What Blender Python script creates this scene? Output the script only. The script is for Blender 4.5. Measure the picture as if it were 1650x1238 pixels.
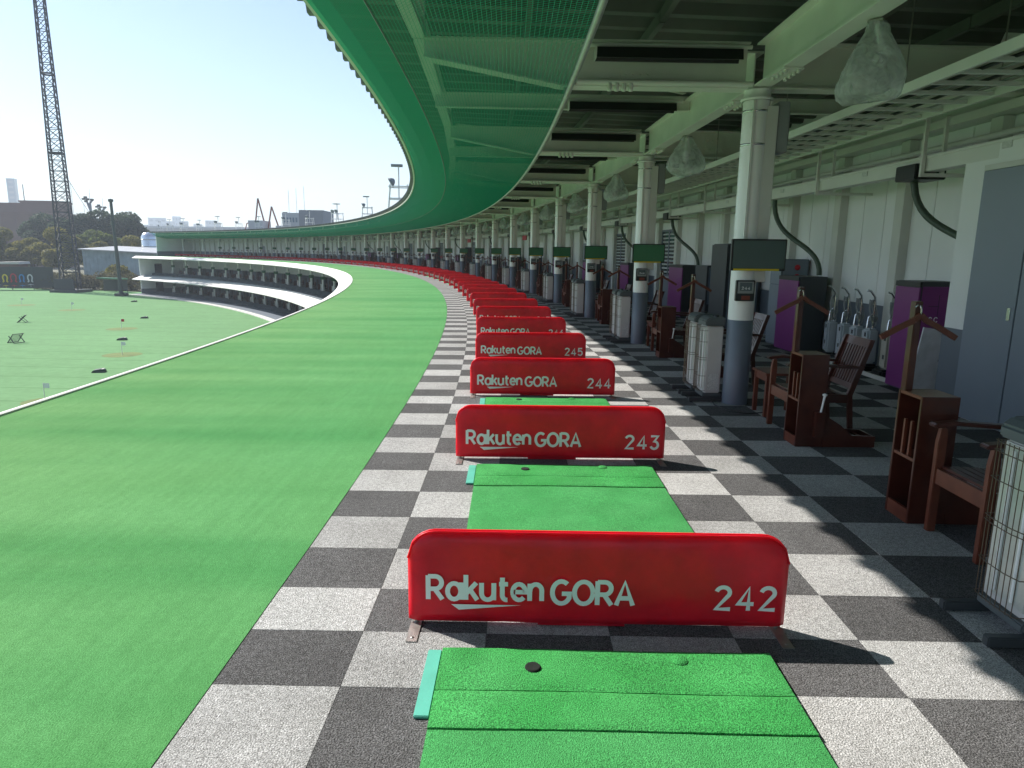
import bpy, bmesh, math, random
from math import sin, cos, pi, radians
from mathutils import Vector, Matrix
random.seed(7)
S = bpy.context.scene
COL = S.collection
for o in list(bpy.data.objects): bpy.data.objects.remove(o)

# ---------------------------------------------------------------- layout of the place (metres)
F_PX, TH, CAM_H, XC, YC, RC, A0, BAY2, ROLL = 1099.3, 0.1922, 1.7038, -158.4329, 4.5444, 161.06, 0.0201, 5.2252, 0.0120
def ang(k): return A0 + k * BAY2 / RC
def P(r, k, z=0.0):
    a = ang(k); return Vector((XC + r * cos(a), YC + r * sin(a), z))
K0, K1 = -3.0, 28.95                      # the building's arc, in pairs of bays
R_EDGE, R_TURF, R_WALL = 153.25, 157.27, 164.2
Z2, Z1, ZF = -3.55, -7.0, -7.15           # lower floors and the field

# ---------------------------------------------------------------- camera, sky, sun, exposure
cd = bpy.data.cameras.new('camera'); cam = bpy.data.objects.new('camera', cd); COL.objects.link(cam)
cd.sensor_width = 36; cd.lens = 36 * F_PX / 1650; cd.clip_start = 0.05; cd.clip_end = 20000
fw = Vector((0, cos(TH), -sin(TH))); r0 = Vector((1, 0, 0)); u0 = Vector((0, sin(TH), cos(TH)))
rv = r0 * cos(ROLL) + u0 * sin(ROLL); uv = -r0 * sin(ROLL) + u0 * cos(ROLL)
cam.matrix_world = Matrix(((rv.x, uv.x, -fw.x, 0), (rv.y, uv.y, -fw.y, 0), (rv.z, uv.z, -fw.z, CAM_H), (0, 0, 0, 1)))
S.camera = cam
SUN = Vector((-0.99, 0.58, 1.0)).normalized()       # towards the sun
elev = math.asin(SUN.z); azim = math.atan2(SUN.x, SUN.y)
w = bpy.data.worlds.new('World'); S.world = w; w.use_nodes = True
nt = w.node_tree; nt.nodes.clear()
sky = nt.nodes.new('ShaderNodeTexSky'); sky.sky_type = 'NISHITA'; sky.sun_disc = False
sky.sun_elevation = elev; sky.sun_rotation = azim; sky.air_density = 1.0; sky.dust_density = 0.3; sky.ozone_density = 1.0
bg = nt.nodes.new('ShaderNodeBackground'); bg.inputs['Strength'].default_value = 0.05
wo = nt.nodes.new('ShaderNodeOutputWorld')
nt.links.new(sky.outputs[0], bg.inputs[0]); nt.links.new(bg.outputs[0], wo.inputs[0])
sd = bpy.data.lights.new('sun', 'SUN'); sd.energy = 2.6; sd.angle = radians(0.53); sd.color = (1, 0.955, 0.89)
sun = bpy.data.objects.new('sun', sd); COL.objects.link(sun); sun.rotation_euler = SUN.to_track_quat('Z', 'Y').to_euler()
S.view_settings.view_transform = 'Standard'; S.view_settings.look = 'None'
S.view_settings.exposure = 1.80; S.view_settings.gamma = 1; S.view_settings.use_curve_mapping = False
S.render.engine = 'CYCLES'
S.cycles.max_bounces = 12; S.cycles.diffuse_bounces = 10; S.cycles.transparent_max_bounces = 12

# ---------------------------------------------------------------- materials
MATS = {}
def mat(name, col, rough=0.6, metal=0.0, var=0.0, vscale=3.0, bump=0.0, bscale=60.0, col2=None, spec=None, fine=0.0, fscale=400.0, trans=0.0, coat=0.0, grime=0.0, gscale=0.9, fine2=0.0, f2scale=40.0):
    m = bpy.data.materials.new(name); m.use_nodes = True; n = m.node_tree; b = n.nodes['Principled BSDF']
    b.inputs['Roughness'].default_value = rough; b.inputs['Metallic'].default_value = metal
    if spec is not None: b.inputs['Specular IOR Level'].default_value = spec
    if coat: b.inputs['Coat Weight'].default_value = coat
    if trans: b.inputs['Transmission Weight'].default_value = trans
    c = (*col, 1); b.inputs['Base Color'].default_value = c
    geo = n.nodes.new('ShaderNodeNewGeometry')
    out = None
    if var or col2:
        t = n.nodes.new('ShaderNodeTexNoise'); t.inputs['Scale'].default_value = vscale; t.inputs['Detail'].default_value = 5
        n.links.new(geo.outputs['Position'], t.inputs['Vector'])
        r = n.nodes.new('ShaderNodeValToRGB'); r.color_ramp.elements[0].position = 0.3; r.color_ramp.elements[1].position = 0.72
        c2 = col2 if col2 else tuple(x * (1 - var) for x in col)
        r.color_ramp.elements[0].color = (*c2, 1); r.color_ramp.elements[1].color = c
        n.links.new(t.outputs['Fac'], r.inputs['Fac']); out = r.outputs['Color']
    for amt, scl, det in ((grime, gscale, 6), (fine2, f2scale, 3)):
        if not amt: continue
        t = n.nodes.new('ShaderNodeTexNoise'); t.inputs['Scale'].default_value = scl; t.inputs['Detail'].default_value = det; t.inputs['Roughness'].default_value = 0.65
        n.links.new(geo.outputs['Position'], t.inputs['Vector'])
        r = n.nodes.new('ShaderNodeValToRGB'); r.color_ramp.elements[0].position = 0.32; r.color_ramp.elements[1].position = 0.66
        lo, hi = 1 - amt, 1 + amt * 0.5; r.color_ramp.elements[0].color = (lo, lo * 0.995, lo * 0.98, 1); r.color_ramp.elements[1].color = (hi, hi, hi, 1)
        n.links.new(t.outputs['Fac'], r.inputs['Fac'])
        mx = n.nodes.new('ShaderNodeMix'); mx.data_type = 'RGBA'; mx.blend_type = 'MULTIPLY'; mx.inputs['Factor'].default_value = 1
        if out: n.links.new(out, mx.inputs['A'])
        else: mx.inputs['A'].default_value = c
        n.links.new(r.outputs['Color'], mx.inputs['B']); out = mx.outputs['Result']
    if fine:
        t = n.nodes.new('ShaderNodeTexNoise'); t.inputs['Scale'].default_value = fscale; t.inputs['Detail'].default_value = 2
        n.links.new(geo.outputs['Position'], t.inputs['Vector'])
        r = n.nodes.new('ShaderNodeValToRGB'); r.color_ramp.elements[0].position = 0.35; r.color_ramp.elements[1].position = 0.65
        lo, hi = 1 - fine, 1 + fine; r.color_ramp.elements[0].color = (lo, lo, lo, 1); r.color_ramp.elements[1].color = (hi, hi, hi, 1)
        n.links.new(t.outputs['Fac'], r.inputs['Fac'])
        mx = n.nodes.new('ShaderNodeMix'); mx.data_type = 'RGBA'; mx.blend_type = 'MULTIPLY'; mx.inputs['Factor'].default_value = 1
        if out: n.links.new(out, mx.inputs['A'])
        else: mx.inputs['A'].default_value = c
        n.links.new(r.outputs['Color'], mx.inputs['B']); out = mx.outputs['Result']
    if out: n.links.new(out, b.inputs['Base Color'])
    if bump:
        t = n.nodes.new('ShaderNodeTexNoise'); t.inputs['Scale'].default_value = bscale; t.inputs['Detail'].default_value = 3
        n.links.new(geo.outputs['Position'], t.inputs['Vector'])
        bp = n.nodes.new('ShaderNodeBump'); bp.inputs['Strength'].default_value = bump; bp.inputs['Distance'].default_value = 0.01
        n.links.new(t.outputs['Fac'], bp.inputs['Height']); n.links.new(bp.outputs['Normal'], b.inputs['Normal'])
    MATS[name] = m; return m
mat('tile_light', (0.435, 0.432, 0.425), 0.95, var=0.12, vscale=7, fine=0.46, fscale=160, fine2=0.26, f2scale=38, grime=0.20, bump=0.8, bscale=150, spec=0.15)
mat('tile_dark', (0.122, 0.120, 0.121), 0.95, var=0.15, vscale=7, fine=0.65, fscale=160, fine2=0.32, f2scale=38, grime=0.22, bump=0.8, bscale=150, spec=0.15)
mat('slab', (0.2, 0.2, 0.2), 0.9)
mat('mat_green', (0.034, 0.275, 0.058), 0.9, col2=(0.062, 0.345, 0.092), vscale=3.5, fine=0.45, fscale=190, fine2=0.12, f2scale=70, grime=0.16, gscale=3, bump=0.7, bscale=190, spec=0.2)
mat('mat_green2', (0.050, 0.30, 0.080), 0.9, col2=(0.072, 0.345, 0.105), vscale=3, fine=0.32, fscale=210, fine2=0.12, f2scale=50, grime=0.14, gscale=2.5, bump=0.8, bscale=210, spec=0.2)
mat('hole', (0.006, 0.010, 0.006), 1.0)
mat('teal', (0.10, 0.46, 0.35), 0.55, var=0.2, vscale=9)
m_ = mat('red_vinyl', (0.76, 0.010, 0.030), 0.34, var=0.10, vscale=4, bump=0.6, bscale=9, spec=0.32, grime=0.14, gscale=6)
b_ = m_.node_tree.nodes['Principled BSDF']; b_.inputs['Subsurface Weight'].default_value = 0.5; b_.inputs['Subsurface Radius'].default_value = (1.0, 0.08, 0.08); b_.inputs['Subsurface Scale'].default_value = 0.05
mat('print_white', (0.88, 0.88, 0.88), 0.5)
mat('steel', (0.42, 0.40, 0.37), 0.45, 0.8, var=0.25, vscale=20)
mat('steel_paint', (0.74, 0.74, 0.70), 0.5, var=0.10, vscale=2.2, bump=0.08, bscale=30)
mat('beam_paint', (0.76, 0.765, 0.70), 0.5, var=0.16, vscale=2.0, bump=0.08, bscale=30)
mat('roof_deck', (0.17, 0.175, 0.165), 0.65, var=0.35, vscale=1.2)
mat('galv', (0.55, 0.56, 0.56), 0.35, 0.75, var=0.2, vscale=8)
mat('column_white', (0.84, 0.84, 0.82), 0.38, var=0.06, vscale=2.5)
mat('slate', (0.15, 0.18, 0.225), 0.42, var=0.15, vscale=3)
mat('door_grey', (0.22, 0.26, 0.31), 0.38, var=0.10, vscale=1.3, bump=0.05, bscale=8)
mat('wall_white', (0.84, 0.845, 0.835), 0.55, var=0.07, vscale=1.4, bump=0.05, bscale=12)
mat('pilaster', (0.66, 0.66, 0.61), 0.55, var=0.12, vscale=2)
mat('dado', (0.15, 0.175, 0.21), 0.5, var=0.15, vscale=2)
mat('fascia', (0.77, 0.745, 0.70), 0.6, var=0.10, vscale=0.6)
mat('green_net', (0.014, 0.47, 0.31), 0.6)
mat('screen_green', (0.055, 0.20, 0.095), 0.32, var=0.1, vscale=2)
mat('screen_grey', (0.07, 0.105, 0.098), 0.22)
mat('black_plastic', (0.016, 0.018, 0.018), 0.4)
mat('dark_grey', (0.055, 0.062, 0.066), 0.45, var=0.1)
mat('yellow', (0.72, 0.55, 0.02), 0.5)
mat('lcd', (0.10, 0.13, 0.14), 0.25)
mat('panel_grey', (0.26, 0.28, 0.28), 0.4)
mat('wood', (0.090, 0.026, 0.016), 0.30, col2=(0.056, 0.015, 0.010), vscale=9, spec=0.5, coat=0.15)
mat('wood_light', (0.165, 0.050, 0.027), 0.34, col2=(0.11, 0.030, 0.017), vscale=9)
mat('heater_body', (0.60, 0.585, 0.565), 0.4, var=0.08, vscale=6)
mat('heater_cap', (0.085, 0.10, 0.105), 0.5)
mat('reflector', (0.62, 0.64, 0.60), 0.3, 0.35, var=0.15, vscale=12)
mat('wire', (0.14, 0.11, 0.085), 0.4, 0.8)
mat('label_paper', (0.60, 0.60, 0.58), 0.6, fine=0.3, fscale=120)
mat('purple', (0.22, 0.035, 0.20), 0.30, var=0.1, vscale=1.5)
mat('vacuum', (0.48, 0.51, 0.54), 0.38, var=0.06)
mat('vacuum_beige', (0.46, 0.43, 0.36), 0.4, var=0.06)
mat('chrome', (0.65, 0.66, 0.67), 0.2, 1.0)
mat('hose_green', (0.075, 0.105, 0.075), 0.5, var=0.2, vscale=20)
mat('cord', (0.30, 0.31, 0.31), 0.6)
mat('board_white', (0.66, 0.66, 0.69), 0.6, col2=(0.5, 0.5, 0.52), vscale=7)
mat('red_paint', (0.50, 0.02, 0.035), 0.5)
mat('blue_print', (0.03, 0.22, 0.55), 0.4)
mat('field', (0.150, 0.290, 0.130), 0.95, col2=(0.136, 0.268, 0.118), vscale=0.08, fine=0.04, fscale=2.0, fine2=0.05, f2scale=0.5, grime=0.06, gscale=0.05, spec=0.1)
mat('olive', (0.150, 0.200, 0.050), 0.95, var=0.25, vscale=1)
mat('dirt', (0.16, 0.14, 0.09), 0.95, col2=(0.08, 0.09, 0.045), vscale=0.06, fine=0.3, fscale=1.2)
mat('kerb', (0.60, 0.58, 0.53), 0.8, var=0.15, vscale=0.8)
mat('tower', (0.030, 0.030, 0.042), 0.6)
mat('pole_dark', (0.05, 0.062, 0.06), 0.6)
mat('shed_blue', (0.36, 0.45, 0.49), 0.6, col2=(0.24, 0.30, 0.33), vscale=0.7)
mat('shed_roof', (0.38, 0.39, 0.40), 0.5, var=0.2, vscale=0.4)
mat('leaf_a', (0.170, 0.205, 0.040), 0.7, col2=(0.075, 0.115, 0.026), vscale=0.45)
mat('leaf_b', (0.26, 0.225, 0.055), 0.7, col2=(0.12, 0.13, 0.03), vscale=0.45)
mat('leaf_c', (0.070, 0.105, 0.060), 0.7, col2=(0.036, 0.058, 0.036), vscale=0.45)
mat('scrub', (0.17, 0.145, 0.085), 0.85, col2=(0.075, 0.085, 0.04), vscale=0.5)
mat('bark', (0.06, 0.045, 0.035), 0.9)
mat('brick_brown', (0.155, 0.078, 0.062), 0.8, var=0.2, vscale=0.15)
mat('far_glass', (0.13, 0.19, 0.26), 0.25)
mat('concrete', (0.33, 0.33, 0.33), 0.8, var=0.12, vscale=0.2)
mat('far_pale', (0.42, 0.45, 0.49), 0.7)
mat('far_grey', (0.20, 0.22, 0.26), 0.7)
mat('rust_red', (0.23, 0.055, 0.035), 0.7, var=0.2, vscale=0.5)
mat('white_paint', (0.72, 0.72, 0.72), 0.5)
mat('fence_mesh', (0.060, 0.066, 0.066), 0.8, var=0.2, vscale=0.3)
mat('mirror_tank', (0.80, 0.80, 0.80), 0.16, 1.0)
mat('glass_win', (0.05, 0.065, 0.075), 0.08, spec=0.6)
mat('blind', (0.50, 0.52, 0.53), 0.6, var=0.2, vscale=9)
def per_tile(name):                      # carpet tiles from different batches differ a little in tone
    n = MATS[name].node_tree; b = n.nodes['Principled BSDF']; src = b.inputs['Base Color'].links[0].from_socket
    oi = n.nodes.new('ShaderNodeObjectInfo'); mr = n.nodes.new('ShaderNodeMapRange'); mr.inputs['To Min'].default_value = 0.84; mr.inputs['To Max'].default_value = 1.10
    n.links.new(oi.outputs['Random'], mr.inputs['Value']); mx = n.nodes.new('ShaderNodeMix'); mx.data_type = 'RGBA'; mx.blend_type = 'MULTIPLY'; mx.inputs['Factor'].default_value = 1
    n.links.new(src, mx.inputs['A']); n.links.new(mr.outputs[0], mx.inputs['B']); n.links.new(mx.outputs['Result'], b.inputs['Base Color'])
per_tile('tile_light'); per_tile('tile_dark')
def leafy(name):
    m = MATS[name]; n = m.node_tree; b = n.nodes['Principled BSDF']; o = [x for x in n.nodes if x.type == 'OUTPUT_MATERIAL'][0]
    t = n.nodes.new('ShaderNodeBsdfTranslucent'); mx = n.nodes.new('ShaderNodeMixShader'); mx.inputs[0].default_value = 0.5
    src = b.inputs['Base Color'].links[0].from_socket; n.links.new(src, t.inputs[0]); n.links.new(b.outputs[0], mx.inputs[1]); n.links.new(t.outputs[0], mx.inputs[2]); n.links.new(mx.outputs[0], o.inputs[0])
    b.inputs['Specular IOR Level'].default_value = 0.2
for n_ in ('leaf_a', 'leaf_b', 'leaf_c', 'scrub'): leafy(n_)
def plastic_bag():
    m = bpy.data.materials.new('plastic_bag'); m.use_nodes = True; n = m.node_tree; n.nodes.clear()
    o = n.nodes.new('ShaderNodeOutputMaterial'); mx = n.nodes.new('ShaderNodeMixShader'); mx2 = n.nodes.new('ShaderNodeMixShader')
    t = n.nodes.new('ShaderNodeBsdfTransparent'); t.inputs[0].default_value = (0.9, 0.93, 0.92, 1)
    p = n.nodes.new('ShaderNodeBsdfPrincipled'); p.inputs['Base Color'].default_value = (0.85, 0.87, 0.86, 1); p.inputs['Roughness'].default_value = 0.25
    tr = n.nodes.new('ShaderNodeBsdfTranslucent'); tr.inputs[0].default_value = (0.88, 0.9, 0.89, 1)
    mx.inputs[0].default_value = 0.45; n.links.new(p.outputs[0], mx.inputs[1]); n.links.new(tr.outputs[0], mx.inputs[2])
    mx2.inputs[0].default_value = 0.38; n.links.new(t.outputs[0], mx2.inputs[1]); n.links.new(mx.outputs[0], mx2.inputs[2])
    n.links.new(mx2.outputs[0], o.inputs[0]); MATS['plastic_bag'] = m
    geo = n.nodes.new('ShaderNodeNewGeometry'); v = n.nodes.new('ShaderNodeTexNoise'); v.inputs['Scale'].default_value = 9; v.inputs['Detail'].default_value = 4; v.inputs['Distortion'].default_value = 1.6
    n.links.new(geo.outputs['Position'], v.inputs['Vector']); bp = n.nodes.new('ShaderNodeBump'); bp.inputs['Strength'].default_value = 1.0; bp.inputs['Distance'].default_value = 0.03
    n.links.new(v.outputs['Fac'], bp.inputs['Height']); n.links.new(bp.outputs['Normal'], p.inputs['Normal']); n.links.new(bp.outputs['Normal'], tr.inputs['Normal'])
    cr = n.nodes.new('ShaderNodeMapRange'); cr.inputs['From Min'].default_value = 0.3; cr.inputs['From Max'].default_value = 0.7; cr.inputs['To Min'].default_value = 0.26; cr.inputs['To Max'].default_value = 0.58
    n.links.new(v.outputs['Fac'], cr.inputs['Value']); n.links.new(cr.outputs[0], mx2.inputs[0])
plastic_bag()
def turf_mat():                          # artificial turf of the deck: rolls laid across, worn streaks along the arc
    m = mat('turf', (0.10, 0.40, 0.115), 0.95, spec=0.1); n = m.node_tree; b = n.nodes['Principled BSDF']
    b.inputs['Sheen Weight'].default_value = 0.14; b.inputs['Sheen Roughness'].default_value = 0.45; b.inputs['Sheen Tint'].default_value = (0.75, 0.95, 0.65, 1)
    geo = n.nodes.new('ShaderNodeNewGeometry')
    sub = n.nodes.new('ShaderNodeVectorMath'); sub.operation = 'SUBTRACT'; sub.inputs[1].default_value = (XC, YC, 0)
    n.links.new(geo.outputs['Position'], sub.inputs[0])
    sx = n.nodes.new('ShaderNodeSeparateXYZ'); n.links.new(sub.outputs[0], sx.inputs[0])
    at = n.nodes.new('ShaderNodeMath'); at.operation = 'ARCTAN2'; n.links.new(sx.outputs['Y'], at.inputs[0]); n.links.new(sx.outputs['X'], at.inputs[1])
    ln = n.nodes.new('ShaderNodeVectorMath'); ln.operation = 'LENGTH'; n.links.new(sub.outputs[0], ln.inputs[0])
    cx = n.nodes.new('ShaderNodeCombineXYZ')
    mul = n.nodes.new('ShaderNodeMath'); mul.operation = 'MULTIPLY'; mul.inputs[1].default_value = RC; n.links.new(at.outputs[0], mul.inputs[0])
    n.links.new(mul.outputs[0], cx.inputs['X']); n.links.new(ln.outputs['Value'], cx.inputs['Y'])
    def noise(scale, vec_scale, detail=3):
        mp = n.nodes.new('ShaderNodeVectorMath'); mp.operation = 'MULTIPLY'; mp.inputs[1].default_value = vec_scale; n.links.new(cx.outputs[0], mp.inputs[0])
        t = n.nodes.new('ShaderNodeTexNoise'); t.inputs['Scale'].default_value = scale; t.inputs['Detail'].default_value = detail
        n.links.new(mp.outputs[0], t.inputs['Vector']); return t.outputs['Fac']
    bands = noise(1.0, (0.95, 0.10, 0), 4); blot = noise(0.8, (1, 1, 0), 5); fine = noise(170.0, (1, 1, 0), 2); strk = noise(6.0, (0.25, 3, 0), 3); mott = noise(5.0, (1, 1, 0), 5); tuft = noise(28.0, (1, 1, 0), 4)
    def ramp(f, p0, p1, c0, c1):
        r = n.nodes.new('ShaderNodeValToRGB'); e = r.color_ramp.elements; e[0].position, e[1].position = p0, p1; e[0].color = (*c0, 1); e[1].color = (*c1, 1)
        n.links.new(f, r.inputs['Fac']); return r.outputs['Color']
    def mulc(a, bb, fac=1.0):
        mx = n.nodes.new('ShaderNodeMix'); mx.data_type = 'RGBA'; mx.blend_type = 'MULTIPLY'; mx.inputs['Factor'].default_value = fac
        n.links.new(a, mx.inputs['A']); n.links.new(bb, mx.inputs['B']); return mx.outputs['Result']
    base = ramp(bands, 0.32, 0.62, (0.050, 0.225, 0.062), (0.100, 0.292, 0.098))
    base = mulc(base, ramp(blot, 0.3, 0.7, (0.90, 0.92, 0.86), (1.05, 1.03, 1.05)))
    base = mulc(base, ramp(strk, 0.35, 0.65, (0.93, 0.95, 0.93), (1.05, 1.04, 1.05)))
    base = mulc(base, ramp(mott, 0.3, 0.7, (0.93, 0.95, 0.93), (1.05, 1.04, 1.05)))
    base = mulc(base, ramp(tuft, 0.34, 0.66, (0.90, 0.92, 0.90), (1.08, 1.06, 1.08)))
    base = mulc(base, ramp(fine, 0.35, 0.65, (0.62, 0.70, 0.62), (1.34, 1.26, 1.34)))
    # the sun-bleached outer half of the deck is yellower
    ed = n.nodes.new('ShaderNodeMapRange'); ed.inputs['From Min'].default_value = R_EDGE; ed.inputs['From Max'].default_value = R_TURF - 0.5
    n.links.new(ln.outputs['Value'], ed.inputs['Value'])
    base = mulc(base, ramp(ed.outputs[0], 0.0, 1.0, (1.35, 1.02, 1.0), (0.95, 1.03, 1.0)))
    n.links.new(base, b.inputs['Base Color'])
    bp = n.nodes.new('ShaderNodeBump'); bp.inputs['Strength'].default_value = 0.7; bp.inputs['Distance'].default_value = 0.008
    n.links.new(fine, bp.inputs['Height']); n.links.new(bp.outputs['Normal'], b.inputs['Normal'])
turf_mat()

def field_seams():                      # the joints between the turf rolls of the range
    n = MATS['field'].node_tree; b = n.nodes['Principled BSDF']; src = b.inputs['Base Color'].links[0].from_socket
    geo = n.nodes.new('ShaderNodeNewGeometry'); dt = n.nodes.new('ShaderNodeVectorMath'); dt.operation = 'DOT_PRODUCT'; dt.inputs[1].default_value = (0.05 / 3.7, 1 / 3.7, 0); n.links.new(geo.outputs['Position'], dt.inputs[0])
    fr_ = n.nodes.new('ShaderNodeMath'); fr_.operation = 'FRACT'; n.links.new(dt.outputs['Value'], fr_.inputs[0])
    lt = n.nodes.new('ShaderNodeMath'); lt.operation = 'LESS_THAN'; lt.inputs[1].default_value = 0.035; n.links.new(fr_.outputs[0], lt.inputs[0])
    mx = n.nodes.new('ShaderNodeMix'); mx.data_type = 'RGBA'; mx.blend_type = 'MULTIPLY'; mx.inputs['B'].default_value = (0.66, 0.72, 0.62, 1)
    n.links.new(lt.outputs[0], mx.inputs['Factor']); n.links.new(src, mx.inputs['A']); n.links.new(mx.outputs['Result'], b.inputs['Base Color'])
field_seams()

# ---------------------------------------------------------------- mesh builder
class MB:
    def __init__(s): s.v = []; s.f = []; s.sm = []
    def add(s, vs, fs, smooth=False, mtx=None):
        b = len(s.v)
        s.v += [tuple(mtx @ Vector(v)) if mtx else tuple(v) for v in vs]
        s.f += [tuple(i + b for i in f) for f in fs]; s.sm += [smooth] * len(fs); return s
    def box(s, x0, x1, y0, y1, z0, z1, mtx=None):
        v = [(x, y, z) for z in (z0, z1) for y in (y0, y1) for x in (x0, x1)]
        return s.add(v, [(0, 2, 3, 1), (4, 5, 7, 6), (0, 1, 5, 4), (2, 6, 7, 3), (0, 4, 6, 2), (1, 3, 7, 5)], mtx=mtx)
    def hexa(s, b4, t4):                   # bottom and top quads, counter-clockwise from above
        return s.add(list(b4) + list(t4), [(3, 2, 1, 0), (4, 5, 6, 7), (0, 1, 5, 4), (1, 2, 6, 5), (2, 3, 7, 6), (3, 0, 4, 7)])
    def arc(s, r0, r1, k0, k1, z0, z1, n=None, zo0=None, zo1=None):
        """a swept box between two radii (z at r0: z0..z1; at r1 zo0..zo1)"""
        n = n or max(1, int(abs(k1 - k0) * 4)); zo0 = z0 if zo0 is None else zo0; zo1 = z1 if zo1 is None else zo1
        vs = []; fs = []
        for i in range(n + 1):
            k = k0 + (k1 - k0) * i / n
            vs += [P(r0, k, z0), P(r1, k, zo0), P(r1, k, zo1), P(r0, k, z1)]
        for i in range(n):
            a, b = i * 4, i * 4 + 4
            for j in range(4): fs.append((a + j, a + (j + 1) % 4, b + (j + 1) % 4, b + j))
        fs += [(3, 2, 1, 0), tuple(n * 4 + j for j in range(4))]
        return s.add(vs, [f[::-1] for f in fs])
    def bar(s, p, q, wx, wz=None, up=(0, 0, 1)):
        p, q = Vector(p), Vector(q); d = (q - p).normalized(); upv = Vector(up)
        if abs(d.dot(upv)) > 0.98: upv = Vector((0, 1, 0))
        x = d.cross(upv).normalized(); z = x.cross(d); wz = wz or wx; x *= wx / 2; z *= wz / 2
        return s.hexa([p - x - z, p + x - z, q + x - z, q - x - z], [p - x + z, p + x + z, q + x + z, q - x + z])
    def tube(s, pts, r, n=8, caps=True, smooth=True):
        pts = [Vector(p) for p in pts]; vs = []; fs = []; ref = None
        rs = r if isinstance(r, (list, tuple)) else [r] * len(pts)
        for i, p in enumerate(pts):
            d = (pts[min(i + 1, len(pts) - 1)] - pts[max(i - 1, 0)]).normalized()
            if ref is None: ref = Vector((0, 0, 1)) if abs(d.z) < 0.9 else Vector((1, 0, 0))
            x = d.cross(ref).normalized(); y = x.cross(d).normalized(); ref = y if abs(d.dot(ref)) > 0.9 else ref
            for j in range(n):
                a = 2 * pi * j / n; vs.append(p + (x * cos(a) + y * sin(a)) * rs[i])
        for i in range(len(pts) - 1):
            for j in range(n):
                a, b = i * n + j, i * n + (j + 1) % n; fs.append((a, b, b + n, a + n))
        s.add(vs, fs, smooth)
        if caps:
            m = len(pts) - 1; s.add(vs[:n], [tuple(range(n))[::-1]]); s.add(vs[m * n:], [tuple(range(n))])
        return s
    def lathe(s, prof, n=16, c=(0, 0, 0), smooth=True):
        vs = [(c[0] + r * cos(2 * pi * j / n), c[1] + r * sin(2 * pi * j / n), c[2] + z) for r, z in prof for j in range(n)]
        fs = [(i * n + j, i * n + (j + 1) % n, (i + 1) * n + (j + 1) % n, (i + 1) * n + j) for i in range(len(prof) - 1) for j in range(n)]
        return s.add(vs, fs, smooth)
    def prism(s, poly, y0, y1, axis='y'):  # polygon in x,z extruded along y (or x,y along z)
        n = len(poly)
        if axis == 'y': vs = [(x, y0, z) for x, z in poly] + [(x, y1, z) for x, z in poly]
        elif axis == 'x': vs = [(y0, x, z) for x, z in poly] + [(y1, x, z) for x, z in poly]
        else: vs = [(x, y, y0) for x, y in poly] + [(x, y, y1) for x, y in poly]
        return s.add(vs, [tuple(range(n)), tuple(range(2 * n - 1, n - 1, -1))] + [(i, i + n, (i + 1) % n + n, (i + 1) % n) for i in range(n)])
    def mesh(s, name, m, bevel=0):
        me = bpy.data.meshes.new(name); me.from_pydata(s.v, [], s.f)
        me.polygons.foreach_set('use_smooth', s.sm); me.materials.append(MATS[m])
        bm = bmesh.new(); bm.from_mesh(me)
        if bevel:
            bm.edges.ensure_lookup_table()
            es = [e for e in bm.edges if len(e.link_faces) == 2 and e.calc_face_angle(0) > 0.6]
            bmesh.ops.bevel(bm, geom=es, offset=bevel, segments=2, affect='EDGES', clamp_overlap=True)
        bmesh.ops.recalc_face_normals(bm, faces=bm.faces); bm.to_mesh(me); bm.free(); me.update(); return me
    def build(s, name, m, parent=None, bevel=0): return obj(name, s.mesh(name, m, bevel), parent)
def obj(name, me, parent=None):
    o = bpy.data.objects.new(name, me); COL.objects.link(o); o.parent = parent; return o
def tag(o, label, cat=None, group=None, kind=None):
    if label: o['label'] = label
    if cat: o['category'] = cat
    if group: o['group'] = group
    if kind: o['kind'] = kind
    return o
def struct(o): o['kind'] = 'structure'; return o
def stuff(o): o['kind'] = 'stuff'; return o
def empty(name, label=None, cat=None, group=None):
    o = bpy.data.objects.new(name, None); COL.objects.link(o); o.empty_display_size = 0.1
    return tag(o, label, cat, group)
def place(o, r, k, z=0, rz=0):
    o.location = P(r, k, z); o.rotation_euler = (0, 0, ang(k) + rz); return o
KIDS = {}
def kids(o): return [c for c in COL.objects if c.parent == o]
def freeze(root):                        # remember a prototype's tree once, so that copying stays fast
    KIDS[root.name] = [(c, kids(c)) for c in kids(root)]; return root
def dup(root, label=None, skip=()):
    r = root.copy(); COL.objects.link(r)
    if label: r['label'] = label
    for c, gs in KIDS[root.name]:
        if c.name.split('.')[0] in skip: continue
        d = c.copy(); COL.objects.link(d); d.parent = r
        for g in gs: e = g.copy(); COL.objects.link(e); e.parent = d
    return r

# ---------------------------------------------------------------- ground
g = MB(); g.add([(-2500, -1500, ZF - 0.06), (2500, -1500, ZF - 0.06), (2500, 3000, ZF - 0.06), (-2500, 3000, ZF - 0.06)], [(0, 1, 2, 3)])
struct(g.build('ground', 'dirt'))
fld = MB()
pts = [P(151.6, k, ZF) for k in [K0 + i * (K1 + 0.3 - K0) / 60 for i in range(61)]]
far = [Vector((-72, 136, ZF)), Vector((-86, 141, ZF)), Vector((-103, 146, ZF)), Vector((-150, 130, ZF)), Vector((-190, 60, ZF)), Vector((-190, -60, ZF)), Vector((-20, -60, ZF))]
fld.add(pts + far, [tuple(range(len(pts) + len(far)))])
struct(fld.build('range_turf', 'field'))

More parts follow.
